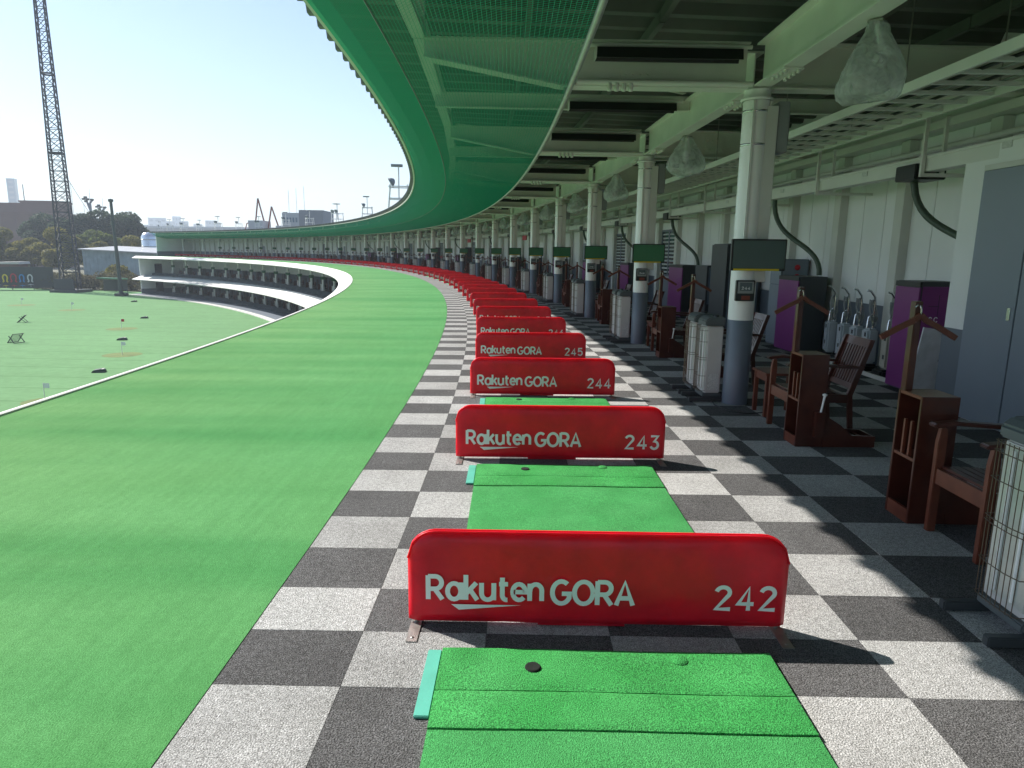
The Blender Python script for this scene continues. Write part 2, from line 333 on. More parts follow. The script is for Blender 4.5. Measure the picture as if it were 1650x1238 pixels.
# ---------------------------------------------------------------- deck: turf and chequered carpet
turf = MB(); N = 130
vs = []; fs = []
for i in range(N + 1):
    k = K0 + (K1 - K0) * i / N
    for r in (R_EDGE, 154.2, 155.2, 156.2, R_TURF - 0.004): vs.append(P(r, k, 0.0))
for i in range(N):
    for j in range(4): a = i * 5 + j; fs.append((a, a + 1, a + 6, a + 5))
turf.add(vs, fs); struct(turf.build('turf_deck', 'turf'))
floor_ = MB(); floor_.arc(R_TURF - 0.3, R_WALL + 0.3, K0, K1, -0.30, -0.008, 128)
floor_ = struct(floor_.build('carpet_floor', 'slab'))
TL = [R_TURF, 157.78] + [157.78 + 0.56 * i for i in range(1, 13)]
TL[-1] = R_WALL + 0.1
seg0 = -0.955
rows = [0, 0.41] + [0.41 + 0.4895 * i for i in range(1, 10)] + [BAY2]
rows = [x / BAY2 for x in rows]
restL, restD = MB(), MB(); nt_ = 0; par = 0
cand = []
for sgi in range(-2, 30):
    for j in range(11):
        ka, kb = seg0 + sgi + rows[j], seg0 + sgi + rows[j + 1]
        for i in range(13):
            light = (i + j + sgi * 11) % 2 == 0
            cand.append((ka, kb, TL[i], TL[i + 1], light))
near = [c for c in cand if c[0] > -1.24 and c[0] < 3.2 and not (c[0] < -0.95 and c[2] > 161.1) and not (c[0] < -0.6 and c[2] > 162.6)]
near.sort(key=lambda c: (P(c[2], c[0]) - Vector((0.6, 0, 0))).length); near = set(near[:296])
for c in cand:
    ka, kb, ra, rb, light = c
    if kb < K0 or ka > K1 - 0.06: continue
    gk = 0.0010 / BAY2; gr = 0.0010; dz = random.uniform(-0.0012, 0.0012)
    q = [(ra + gr, ka + gk), (rb - gr, ka + gk), (rb - gr, kb - gk), (ra + gr, kb - gk)]
    if c in near:
        t = MB(); t.hexa([P(r, k, -0.007) for r, k in q], [P(r, k, dz) for r, k in q])
        t.build('carpet_tile', 'tile_light' if light else 'tile_dark', floor_)
    else:
        t = restL if light else restD; t.add([P(r, k, dz) for r, k in q], [(0, 1, 2, 3)])
stuff(restL.build('carpet_tiles_light', 'tile_light', floor_)); stuff(restD.build('carpet_tiles_dark', 'tile_dark', floor_))

# ---------------------------------------------------------------- the building
B = empty('driving_range_building', 'long curved white three level driving range building with folded plate roof', 'building')
def bpart(mb, name, m, bevel=0, parent=None): return mb.build(name, m, parent or B, bevel)
# sunlit sloping edges of the two upper decks, slabs, lower floors
e = MB(); e.arc(152.45, R_EDGE - 0.002, K0, K1 + 0.15, -0.42, -0.34, 150, -0.10, 0.022); bpart(e, 'deck_edge', 'fascia')
e = MB(); e.arc(152.6, R_TURF - 0.31, K0, K1 + 0.05, -0.5, -0.36, 128, -0.5, -0.012); bpart(e, 'deck_slab', 'concrete')
e = MB(); e.arc(152.35, 154.1, 6, K1 + 0.25, -4.42, -4.30, 110, -3.95, -3.72); bpart(e, 'deck_edge', 'fascia')
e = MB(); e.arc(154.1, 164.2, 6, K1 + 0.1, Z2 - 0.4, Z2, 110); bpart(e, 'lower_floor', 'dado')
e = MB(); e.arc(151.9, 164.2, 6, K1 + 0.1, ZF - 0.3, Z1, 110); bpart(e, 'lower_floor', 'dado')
e = MB(); e.arc(151.0, 151.9, 5, K1 + 0.1, ZF - 0.3, ZF + 0.10, 110); bpart(e, 'field_kerb', 'kerb')
for z0, z1 in ((Z1, Z2 - 0.4), (Z2, -0.5)):
    e = MB(); e.arc(162.0, 162.2, 6, K1, z0 + 1.25, z1, 110); bpart(e, 'lower_wall', 'wall_white')
    e = MB(); e.arc(161.98, 162.2, 6, K1, z0, z0 + 1.25, 110); bpart(e, 'lower_dado', 'dado')
    k = 7.0
    while k < 28.9:
        e = MB(); e.tube([P(157.2, k, z0), P(157.2, k, z1)], 0.15, 8, caps=False); bpart(e, 'lower_column', 'column_white')
        k += 1.0
    # the end wall with its dark doorway
    e = MB(); a, b_, c_, d_ = P(153.4, K1, 0), P(162.2, K1, 0), P(162.2, K1 + 0.04, 0), P(153.4, K1 + 0.04, 0)
    up = lambda p, z: Vector((p.x, p.y, z))
    e.hexa([up(p, z0 + 0.9) for p in (a, b_, c_, d_)], [up(p, z1) for p in (a, b_, c_, d_)]); bpart(e, 'end_wall', 'wall_white')
    e = MB(); a, d_ = P(153.42, K1 - 0.003, 0), P(153.42, K1 + 0.042, 0)
    e.hexa([up(p, z0) for p in (a, b_, c_, d_)], [up(p, z0 + 0.9) for p in (a, b_, c_, d_)]); bpart(e, 'end_dado', 'dado' if z0 == Z1 else 'wall_white')
    e = MB(); ka = K1 - 0.012
    e.hexa([P(r, k, z0 + 0.02) for r, k in ((156.2, ka), (157.6, ka), (157.6, K1 - 0.002), (156.2, K1 - 0.002))], [P(r, k, z0 + 2.1) for r, k in ((156.2, ka), (157.6, ka), (157.6, K1 - 0.002), (156.2, K1 - 0.002))])
    bpart(e, 'end_door', 'black_plastic')
e = MB(); q = [(157.0, K1), (164.2, K1), (164.2, K1 + 0.04), (157.0, K1 + 0.04)]
e.hexa([P(r, k, 0.9) for r, k in q], [P(r, k, 4.3) for r, k in q]); bpart(e, 'end_wall', 'wall_white')
e = MB(); e.hexa([P(r, k, 0.0) for r, k in q], [P(r, k, 0.9) for r, k in q]); bpart(e, 'end_dado', 'dado')
e = MB(); e.arc(153.20, R_EDGE + 0.015, K0, K1 + 0.1, -0.02, 0.018, 150); bpart(e, 'deck_lip', 'fascia')
# folded plate roof
roof = MB(); pitch = 0.5; n = int((K1 + 0.25 - K0) * BAY2 / pitch); vs = []; fs = []
prof = [(0.0, 0.0), (0.12, 0.0), (0.22, 0.17), (0.40, 0.17)]
for i in range(n):
    for (dx, dz) in prof:
        k = K0 + (i * pitch + dx) / BAY2
        vs += [P(156.08, k, 4.36 + dz), P(165.0, k, 4.16 + dz), P(156.08, k, 4.385 + dz), P(165.0, k, 4.185 + dz)]
for i in range(n * 4 - 1):
    a = i * 4; b_ = a + 4
    fs += [(a, a + 1, b_ + 1, b_), (a + 2, b_ + 2, b_ + 3, a + 3), (a, b_, b_ + 2, a + 2)]
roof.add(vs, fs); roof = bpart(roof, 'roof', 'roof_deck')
e = MB(); e.arc(156.20, 156.25, K0, K1 + 0.2, 4.29, 4.352, 160); bpart(e, 'roof_edge_angle', 'pilaster', parent=roof)
# back wall: panels, pilasters, dado, windows
wall = MB(); wall.arc(R_WALL, R_WALL + 0.12, K0, K1, 0.0, 4.3, 128); wall = bpart(wall, 'back_wall', 'wall_white')
for i in range(9 * 3 + 1):               # single cladding panels where they can be told apart
    ka = -0.245 + i / 9
    e = MB(); e.arc(R_WALL - 0.022, R_WALL - 0.002, ka + 0.0012, ka + 1 / 9 - 0.0012, 0.98, 3.28, 1); e.build('wall_panel', 'wall_white', wall, 0.003)
e = MB(); e.arc(R_WALL - 0.03, R_WALL - 0.003, K0, K1, 0.012, 0.95, 128); e.build('dado', 'dado', wall)
e = MB(); e.arc(R_WALL - 0.30, R_WALL - 0.004, K0, K1, 3.30, 3.40, 128).arc(R_WALL - 0.05, R_WALL - 0.01, K0, K1, 3.4, 3.75, 128).arc(R_WALL - 0.22, R_WALL - 0.03, K0, K1, 3.75, 3.82, 128)
e.build('wall_head_beam', 'steel_paint', wall)
for i in range(int((K1 + 0.2) * 3)):
    k = 0.09 + i / 3.0; e = MB(); wd = 0.019
    e.arc(R_WALL - 0.16, R_WALL - 0.023, k - wd, k + wd, 0.0, 3.29, 1)
    e.build('pilaster', 'pilaster', wall)
for k, wd in ((2.60, 0.13), (3.62, 0.13), (5.6, 0.13), (7.62, 0.13), (9.6, 0.13), (11.6, 0.13), (13.6, 0.13), (16.6, 0.13), (19.6, 0.13)):
    fr = MB(); rr = R_WALL - 0.06
    fr.arc(rr, R_WALL - 0.03, k - wd, k - wd + 0.012, 0.98, 2.42, 1).arc(rr, R_WALL - 0.03, k + wd - 0.012, k + wd, 0.98, 2.42, 1)
    fr.arc(rr, R_WALL - 0.03, k - wd + 0.012, k + wd - 0.012, 0.98, 1.04, 1).arc(rr, R_WALL - 0.03, k - wd + 0.012, k + wd - 0.012, 2.36, 2.42, 1)
    fr.arc(rr + 0.004, R_WALL - 0.03, k - 0.006, k + 0.006, 1.04, 2.36, 1)
    win = fr.build('window', 'slate', wall)
    p_ = MB(); p_.arc(R_WALL - 0.034, R_WALL - 0.028, k - wd + 0.012, k + wd - 0.012, 1.04, 2.36, 1); p_.build('pane', 'glass_win', win)
    for q in range(11):
        sl = MB(); z = 1.10 + q * 0.115; sl.arc(R_WALL - 0.045, R_WALL - 0.040, k - wd + 0.02, k - 0.012, z, z + 0.05, 1).arc(R_WALL - 0.045, R_WALL - 0.040, k + 0.012, k + wd - 0.02, z, z + 0.05, 1)
        sl.build('blind_slat', 'blind', win)
for k in (4.6, 6.7, 8.7, 12.2, 15.2, 18.2, 21.4, 24.0):
    d = MB(); d.arc(R_WALL - 0.07, R_WALL - 0.031, k - 0.085, k + 0.085, 0.02, 2.1, 1); d = d.build('service_door', 'door_grey', wall)
    h = MB(); h.arc(R_WALL - 0.10, R_WALL - 0.071, k - 0.07, k - 0.055, 0.95, 1.1, 1); h.build('door_handle', 'chrome', d)
# the projecting closet with its grey double doors, beside bay 242
cl = MB(); cl.arc(163.30, R_WALL - 0.03, -1.6, -0.035, 0.0, 2.82, 6); cl = bpart(cl, 'closet', 'wall_white')
e = MB(); e.arc(163.285, 163.298, -0.098, -0.0345, 0.0, 0.93, 1); e.build('closet_dado', 'dado', cl)
for i in range(5):
    ka = -0.107 - (i + 1) * 0.135
    d = MB(); d.arc(163.245, 163.284, ka + 0.0015, ka + 0.1335, 0.02, 2.56, 1); d = d.build('closet_door', 'door_grey', cl, 0.003)
    if i % 2: continue
    e = MB(); kk = ka + 0.014; e.arc(163.235, 163.2445, kk - 0.004, kk + 0.004, 1.1, 1.22, 1); e.build('pull_handle', 'chrome', d)
e = MB(); e.arc(163.26, 163.284, -1.6, -0.104, 2.565, 2.62, 4); e.build('door_lintel', 'pilaster', cl)

# steel frame under the roof
def ibeam(mb, p, q, h, wdt, tw=0.012, tf=0.018):
    p, q = Vector(p), Vector(q); z = Vector((0, 0, 1))
    mb.bar(p - z * (h / 2 - tf / 2), q - z * (h / 2 - tf / 2), wdt, tf); mb.bar(p + z * (h / 2 - tf / 2), q + z * (h / 2 - tf / 2), wdt, tf); mb.bar(p, q, tw, h - 2 * tf)
    return mb
def taper(mb, k):
    a, b = 157.5, 158.949; t = 0.006 / BAY2; w_ = 0.1 / BAY2
    mb.hexa([P(a, k - t, 3.70), P(b, k - t, 3.438), P(b, k + t, 3.438), P(a, k + t, 3.70)], [P(a, k - t, 3.862), P(b, k - t, 3.862), P(b, k + t, 3.862), P(a, k + t, 3.862)])
    mb.hexa([P(a, k - w_, 3.682), P(b, k - w_, 3.42), P(b, k + w_, 3.42), P(a, k + w_, 3.682)], [P(a, k - w_, 3.70), P(b, k - w_, 3.438), P(b, k + w_, 3.438), P(a, k + w_, 3.70)])
    mb.hexa([P(a, k - w_, 3.862), P(b, k - w_, 3.862), P(b, k + w_, 3.862), P(a, k + w_, 3.862)], [P(a, k - w_, 3.88), P(b, k - w_, 3.88), P(b, k + w_, 3.88), P(a, k + w_, 3.88)])
fr = [k for k in range(-2, 29)]
for k in fr:
    rb = MB(); zc = 3.65
    ibeam(rb, P(158.95, k, zc), P(RC - 0.14, k, zc), 0.46, 0.2); taper(rb, k); ibeam(rb, P(RC + 0.14, k, zc), P(164.1, k, zc), 0.46, 0.2)
    rb = bpart(rb, 'radial_beam', 'beam_paint')
    if k < 8:                            # bolted splice plates
        for r in (159.75, 162.3):
            sp = MB(); sp.hexa([P(rr, k + dk, 3.50) for rr, dk in ((r - 0.17, -0.0032), (r + 0.17, -0.0032), (r + 0.17, -0.0013), (r - 0.17, -0.0013))], [P(rr, k + dk, 3.80) for rr, dk in ((r - 0.17, -0.0032), (r + 0.17, -0.0032), (r + 0.17, -0.0013), (r - 0.17, -0.0013))])
            for dr in (-0.12, -0.04, 0.04, 0.12):
                for z in (3.57, 3.73): sp.tube([P(r + dr, k - 0.0030, z), P(r + dr, k - 0.0075, z)], 0.017, 6)
            sp.build('splice_plate', 'beam_paint', rb)
    for dk in (0.5,):                    # lighter beam at mid bay
        m_ = MB(); ibeam(m_, P(157.4, k + dk, 3.80), P(164.1, k + dk, 3.80), 0.2, 0.1); m_ = bpart(m_, 'secondary_beam', 'beam_paint')
    # girder along the column line, and the two outer ring beams
    gd = MB(); ibeam(gd, P(RC, k + 0.027, 3.645), P(RC, k + 0.973, 3.645), 0.42, 0.18); gd = bpart(gd, 'girder', 'beam_paint')
    if k < 8:
        for kk in (0.14, 0.86):
            sp = MB(); sp.box(-0.10, 0.10, -0.2, 0.2, -0.0, 0.012)
            for i in range(4):
                for x in (-0.06, 0.06): sp.tube([(x, -0.15 + i * 0.1, -0.0), (x, -0.15 + i * 0.1, -0.03)], 0.018, 6)
            sp = sp.build('splice_plate', 'beam_paint', gd); sp.location = P(RC, k + kk, 3.42); sp.rotation_euler = (0, 0, ang(k + kk))
    ob = MB(); ibeam(ob, P(157.45, k + 0.01, 3.98), P(157.45, k + 0.99, 3.98), 0.22, 0.14); ob = bpart(ob, 'edge_beam', 'beam_paint')
    st = MB(); st.bar(P(157.45, k, 3.86), P(157.45, k, 4.36), 0.12); st.build('edge_post', 'beam_paint', ob)
    pu = MB()
    for r in (158.6, 160.0, 162.2, 163.3): pu.bar(P(r, k + 0.002, 4.14), P(r, k + 0.998, 4.14), 0.06, 0.12)
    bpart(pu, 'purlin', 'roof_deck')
    br = MB(); br.bar(P(157.6, k + 0.04, 3.93), P(160.9, k + 0.46, 3.93), 0.07); br.bar(P(161.2, k + 0.46, 3.9), P(163.9, k + 0.04, 3.9), 0.07); bpart(br, 'roof_brace', 'beam_paint')
    # conduit along the foot of the beam with its row of insulators
    cdt = MB(); cdt.tube([P(159.1, k - 0.022, 3.46), P(RC - 0.1, k - 0.022, 3.46)], 0.028, 8); cdt = bpart(cdt, 'beam_conduit', 'steel_paint')
    if k < 12:
        ins = MB()
        for i in range(4): ins.lathe([(0.0, -0.08), (0.022, -0.075), (0.028, -0.045), (0.018, -0.02), (0.03, 0.0), (0.0, 0.0)], 8, tuple(P(159.45 + i * 0.075, k - 0.022, 3.445)))
        ins.build('insulator_row', 'steel_paint', cdt)
# columns
def make_column():
    r = MB(); r.lathe([(0.14, 0.97), (0.14, 3.31)], 24).lathe([(0.155, 3.31), (0.17, 3.32), (0.17, 3.335), (0.14, 3.34), (0.14, 3.42)], 24)
    r = r.build('column', 'column_white', B)
    e = MB(); e.lathe([(0.143, 0.0), (0.143, 0.968), (0.139, 0.972)], 24); e.build('painted_base', 'slate', r)
    for z in (2.86, 3.20): e = MB(); e.lathe([(0.1405, z - 0.011), (0.147, z - 0.010), (0.147, z + 0.010), (0.1405, z + 0.011)], 24); e.build('steel_band', 'chrome', r)
    e = MB(); e.box(-0.085, -0.060, -0.150, -0.125, 1.85, 3.3); e.tube([(0.12, -0.10, 1.85), (0.12, -0.10, 3.3)], 0.012, 6); e.build('conduit', 'steel_paint', r)
    e = MB(); e.box(0.06, 0.20, -0.12, 0.10, 1.4, 3.25); e.build('cable_duct', 'pilaster', r, 0.006)
    e = MB(); e.box(0.205, 0.33, -0.10, 0.12, 2.78, 3.30); e.box(0.30, 0.345, -0.08, 0.10, 2.85, 3.22); e.build('switch_box', 'panel_grey', r, 0.008)
    return r
col0 = make_column(); freeze(col0); place(col0, RC, 0)
colk = [-2, -1] + list(range(1, 27)) + [27.15, 28.55]
for k in colk: c = dup(col0); place(c, RC, k)

# cable ladder, conveyor duct, hanger rods: fixed along the wall
tr = MB()
for r, z in ((161.9, 3.12), (162.75, 3.12)): tr.arc(r, r + 0.03, K0, K1, z, z + 0.085, 128)
tr = bpart(tr, 'cable_ladder', 'steel_paint')
for i in range(int((14 - K0) * BAY2 / 0.36)):
    k = K0 + i * 0.36 / BAY2; e = MB()
    e.hexa([P(r, kk, 3.135) for r, kk in ((161.93, k), (162.75, k), (162.75, k + 0.008), (161.93, k + 0.008))], [P(r, kk, 3.165) for r, kk in ((161.93, k), (162.75, k), (162.75, k + 0.008), (161.93, k + 0.008))])
    e.build('ladder_rung', 'steel_paint', tr)
for i in range(5):
    e = MB(); kk = [K0 + j * 0.1 for j in range(int((14 - K0) * 10))]
    e.tube([P(162.0 + i * 0.15 + 0.02 * sin(j * 1.3 + i * 2), k, 3.178 + 0.008 * sin(j * 0.9 + i)) for j, k in enumerate(kk)], 0.012 + 0.004 * (i % 2), 5); e.build('cable', 'black_plastic' if i % 2 else 'cord', tr)
for k in [x * 0.5 - 2.25 for x in range(40)]:
    for r in (161.915, 162.765): e = MB(); e.tube([P(r, k, 3.2), P(r, k, 4.1)], 0.007, 5); e.build('hanger_rod', 'steel', tr)
dc = MB(); dc.arc(163.30, 163.47, K0, K1, 2.68, 2.85, 128); dc.arc(163.285, 163.299, K0, K1, 2.825, 2.855, 128); dc = bpart(dc, 'ball_conveyor', 'steel_paint')
for i in range(24):
    k = -0.9 + i * 0.5
    e = MB(); e.bar(P(163.26, k, 2.62), P(163.26, k, 3.3), 0.04); e.bar(P(163.50, k, 2.62), P(163.49, k, 3.3), 0.04); e.bar(P(163.24, k, 2.64), P(R_WALL - 0.05, k, 2.64), 0.04); e.build('conveyor_hanger', 'steel_paint', dc)
    if i % 2 == 0:
        e = MB(); e.arc(163.22, 163.60, k + 0.012, k + 0.09, 2.60, 2.78, 1); e.build('drive_motor', 'black_plastic', dc, 0.01)
    e = MB(); e.arc(163.288, 163.2985, k + 0.24, k + 0.265, 2.76, 2.83, 1); e.build('maker_plate', 'label_paper', dc)
pp = MB(); pp.tube([P(163.75, k * 0.25 + K0, 3.02) for k in range(int((12 - K0) * 4))], 0.035, 8); bpart(pp, 'drain_pipe', 'steel_paint')

# ---------------------------------------------------------------- canopy net with its pipe: strands as real geometry
net = empty('canopy_net', 'green ball stop net slung under the roof edge along a steel pipe', 'net')
def strands(prof, dk, m, name, rad):
    mb = MB(); nk = int((K1 + 0.05 - K0) * BAY2 / dk); o = [(0, rad), (rad * 0.87, -rad * 0.5), (-rad * 0.87, -rad * 0.5)]
    vs = []; fs = []
    for i in range(nk):
        k = K0 + i * dk / BAY2; b = len(vs)
        for (r, z) in prof:
            c = P(r, k, z); t = Vector((-sin(ang(k)), cos(ang(k)), 0))
            vs += [c + Vector((0, 0, oz)) + t * ox for ox, oz in o]
        for j in range(len(prof) - 1):
            for q in range(3): a = b + j * 3; fs.append((a + q, a + (q + 1) % 3, a + 3 + (q + 1) % 3, a + 3 + q))
    mb.add(vs, fs)
    L = [0]
    for j in range(len(prof) - 1): L.append(L[-1] + math.hypot(prof[j + 1][0] - prof[j][0], prof[j + 1][1] - prof[j][1]))
    m_ = int(L[-1] / dk); vs = []; fs = []; nn = 150
    for i in range(m_ + 1):
        d = i * L[-1] / m_; j = max(q for q in range(len(prof) - 1) if L[q] <= d + 1e-9); f = (d - L[j]) / (L[j + 1] - L[j])
        r = prof[j][0] + f * (prof[j + 1][0] - prof[j][0]); z = prof[j][1] + f * (prof[j + 1][1] - prof[j][1]); b = len(vs)
        for q in range(nn + 1):
            k = K0 + (K1 + 0.05 - K0) * q / nn; vs += [P(r + ox, k, z + oz) for ox, oz in o]
        for q in range(nn):
            for w_ in range(3): a = b + q * 3; fs.append((a + w_, a + (w_ + 1) % 3, a + 3 + (w_ + 1) % 3, a + 3 + w_))
    mb.add(vs, fs); return mb.build(name, m, net)
outer = [(156.24, 4.36), (156.36, 4.14), (156.58, 3.92), (156.88, 3.74), (157.25, 3.62)]
inner = [(157.25, 3.61), (157.7, 3.50), (158.3, 3.39), (158.98, 3.31)]
stuff(strands(outer, 0.020, 'green_net', 'net_strands_dense', 0.0020)); stuff(strands(inner, 0.036, 'green_net', 'net_strands', 0.0021))
e = MB()
for sgi in range(-2, 29): e.tube([P(159.0, sgi + q / 4, 3.31) for q in range(5)], 0.03, 8, caps=False)
e.build('net_pipe', 'galv', net)
e = MB(); e.tube([P(157.25, K0 + q * 0.2, 3.615) for q in range(int((K1 - K0) * 5))], 0.009, 5); e.build('net_rope', 'dark_grey', net)
for k in fr:
    e = MB(); e.bar(P(159.0, k, 3.33), P(159.0, k, 3.43), 0.04); e.build('pipe_clamp', 'galv', net)

# ---------------------------------------------------------------- lettering strokes
def arcp(cx, cy, rx, ry, a0, a1, n=12): return [(cx + rx * cos(radians(a0 + (a1 - a0) * i / n)), cy + ry * sin(radians(a0 + (a1 - a0) * i / n))) for i in range(n + 1)]
GL = {
 'R': (0.66, [[(0, 0), (0, 1)], [(0, 0.96), (0.3, 0.96)] + arcp(0.3, 0.70, 0.27, 0.26, 90, -90) + [(0, 0.44)], [(0.28, 0.44), (0.6, 0)]]),
 'a': (0.66, [arcp(0.30, 0.35, 0.28, 0.33, 0, 360, 20), [(0.6, 0), (0.6, 0.72)]]),
 'k': (0.52, [[(0, 0), (0, 1.04)], [(0.02, 0.27), (0.44, 0.72)], [(0.18, 0.42), (0.48, 0)]]),
 'u': (0.60, [[(0, 0.72), (0, 0.40)] + arcp(0.26, 0.29, 0.26, 0.27, 180, 360) + [(0.52, 0.72)], [(0.52, 0.3), (0.52, 0)]]),
 't': (0.42, [[(0.14, 0.95), (0.14, 0.24)] + arcp(0.33, 0.22, 0.19, 0.2, 180, 280, 6), [(0, 0.68), (0.38, 0.68)]]),
 'e': (0.60, [[(0.06, 0.36), (0.50, 0.36)] + arcp(0.29, 0.36, 0.27, 0.33, 0, 318, 18)]),
 'n': (0.58, [[(0, 0), (0, 0.72)], [(0, 0.4)] + arcp(0.26, 0.42, 0.25, 0.27, 180, 0) + [(0.51, 0)]]),
 'G': (0.80, [arcp(0.40, 0.5, 0.38, 0.46, 50, 330, 20) + [(0.74, 0.45), (0.42, 0.45)]]),
 'O': (0.84, [arcp(0.40, 0.5, 0.39, 0.46, 0, 360, 24)]),
 'A': (0.76, [[(0, 0), (0.35, 0.98), (0.70, 0)], [(0.14, 0.3), (0.56, 0.3)]]),
 '0': (0.7, [arcp(0.29, 0.70, 0.27, 0.26, 0, 180, 10) + arcp(0.29, 0.30, 0.27, 0.26, 180, 360, 10) + [(0.56, 0.7)]]),
 '1': (0.5, [[(0.05, 0.78), (0.26, 0.96), (0.26, 0.0)]]),
 '2': (0.7, [[(0.03, 0.78)] + arcp(0.28, 0.74, 0.25, 0.22, 160, -30, 10) + [(0.03, 0.05), (0.58, 0.05)]]),
 '3': (0.68, [[(0.03, 0.95), (0.52, 0.95), (0.27, 0.58)] + arcp(0.28, 0.31, 0.25, 0.27, 80, -160, 12)]),
 '4': (0.72, [[(0.42, 0.0), (0.42, 0.96), (0.03, 0.28), (0.62, 0.28)]]),
 '5': (0.7, [[(0.54, 0.95), (0.10, 0.95), (0.07, 0.55)] + arcp(0.29, 0.33, 0.27, 0.29, 120, -155, 12)]),
 '6': (0.7, [[(0.46, 0.95), (0.08, 0.45)] + arcp(0.30, 0.31, 0.26, 0.27, 160, 520, 18)]),
 '7': (0.62, [[(0.02, 0.95), (0.54, 0.95), (0.2, 0.0)]]),
 '8': (0.7, [arcp(0.29, 0.73, 0.22, 0.22, -90, 270, 16), arcp(0.29, 0.27, 0.27, 0.25, 90, 450, 16)]),
 '9': (0.7, [[(0.13, 0.03), (0.50, 0.52)] + arcp(0.29, 0.68, 0.26, 0.26, -20, 340, 18)]),
 ' ': (0.16, [])}
def ribbon(mb, pts, hw, y, surf=None):
    pts = [p for i, p in enumerate(pts) if i == 0 or math.hypot(p[0] - pts[i - 1][0], p[1] - pts[i - 1][1]) > 1e-5]; vs = []
    for i, p in enumerate(pts):
        a = pts[max(i - 1, 0)]; b = pts[min(i + 1, len(pts) - 1)]
        def nrm(u, v):
            dx, dz = v[0] - u[0], v[1] - u[1]; l = math.hypot(dx, dz) or 1; return (-dz / l, dx / l)
        if 0 < i < len(pts) - 1:
            n1, n2 = nrm(a, p), nrm(p, b); mx, mz = n1[0] + n2[0], n1[1] + n2[1]; l2 = mx * mx + mz * mz
            f = min(2.0 / l2 if l2 > 0.2 else 2.0, 1.6); nx, nz = mx * f, mz * f
        else: nx, nz = nrm(a, b)
        vs += [(p[0] + nx * hw, y, p[1] + nz * hw), (p[0] - nx * hw, y, p[1] - nz * hw)]
    mb.add(vs, [(2 * i, 2 * i + 1, 2 * i + 3, 2 * i + 2) for i in range(len(pts) - 1)])
def lettering(text, x0, x1, z0, h, y, hw=0.085):
    """stroked text facing -y, fitted between x0 and x1"""
    tot = sum(GL[c][0] for c in text) + 0.14 * (len(text) - 1); sx = (x1 - x0) / (tot - 0.06); mb = MB(); cx = 0.0; lay = 0
    for c in text:
        for st in GL[c][1]:
            lay += 1; pts = [(x0 + (cx + px) * sx, z0 + pz * h) for px, pz in st]
            ribbon(mb, pts, hw * h, y - 0.00012 * (lay % 5))
        cx += GL[c][0] + 0.14
    return mb

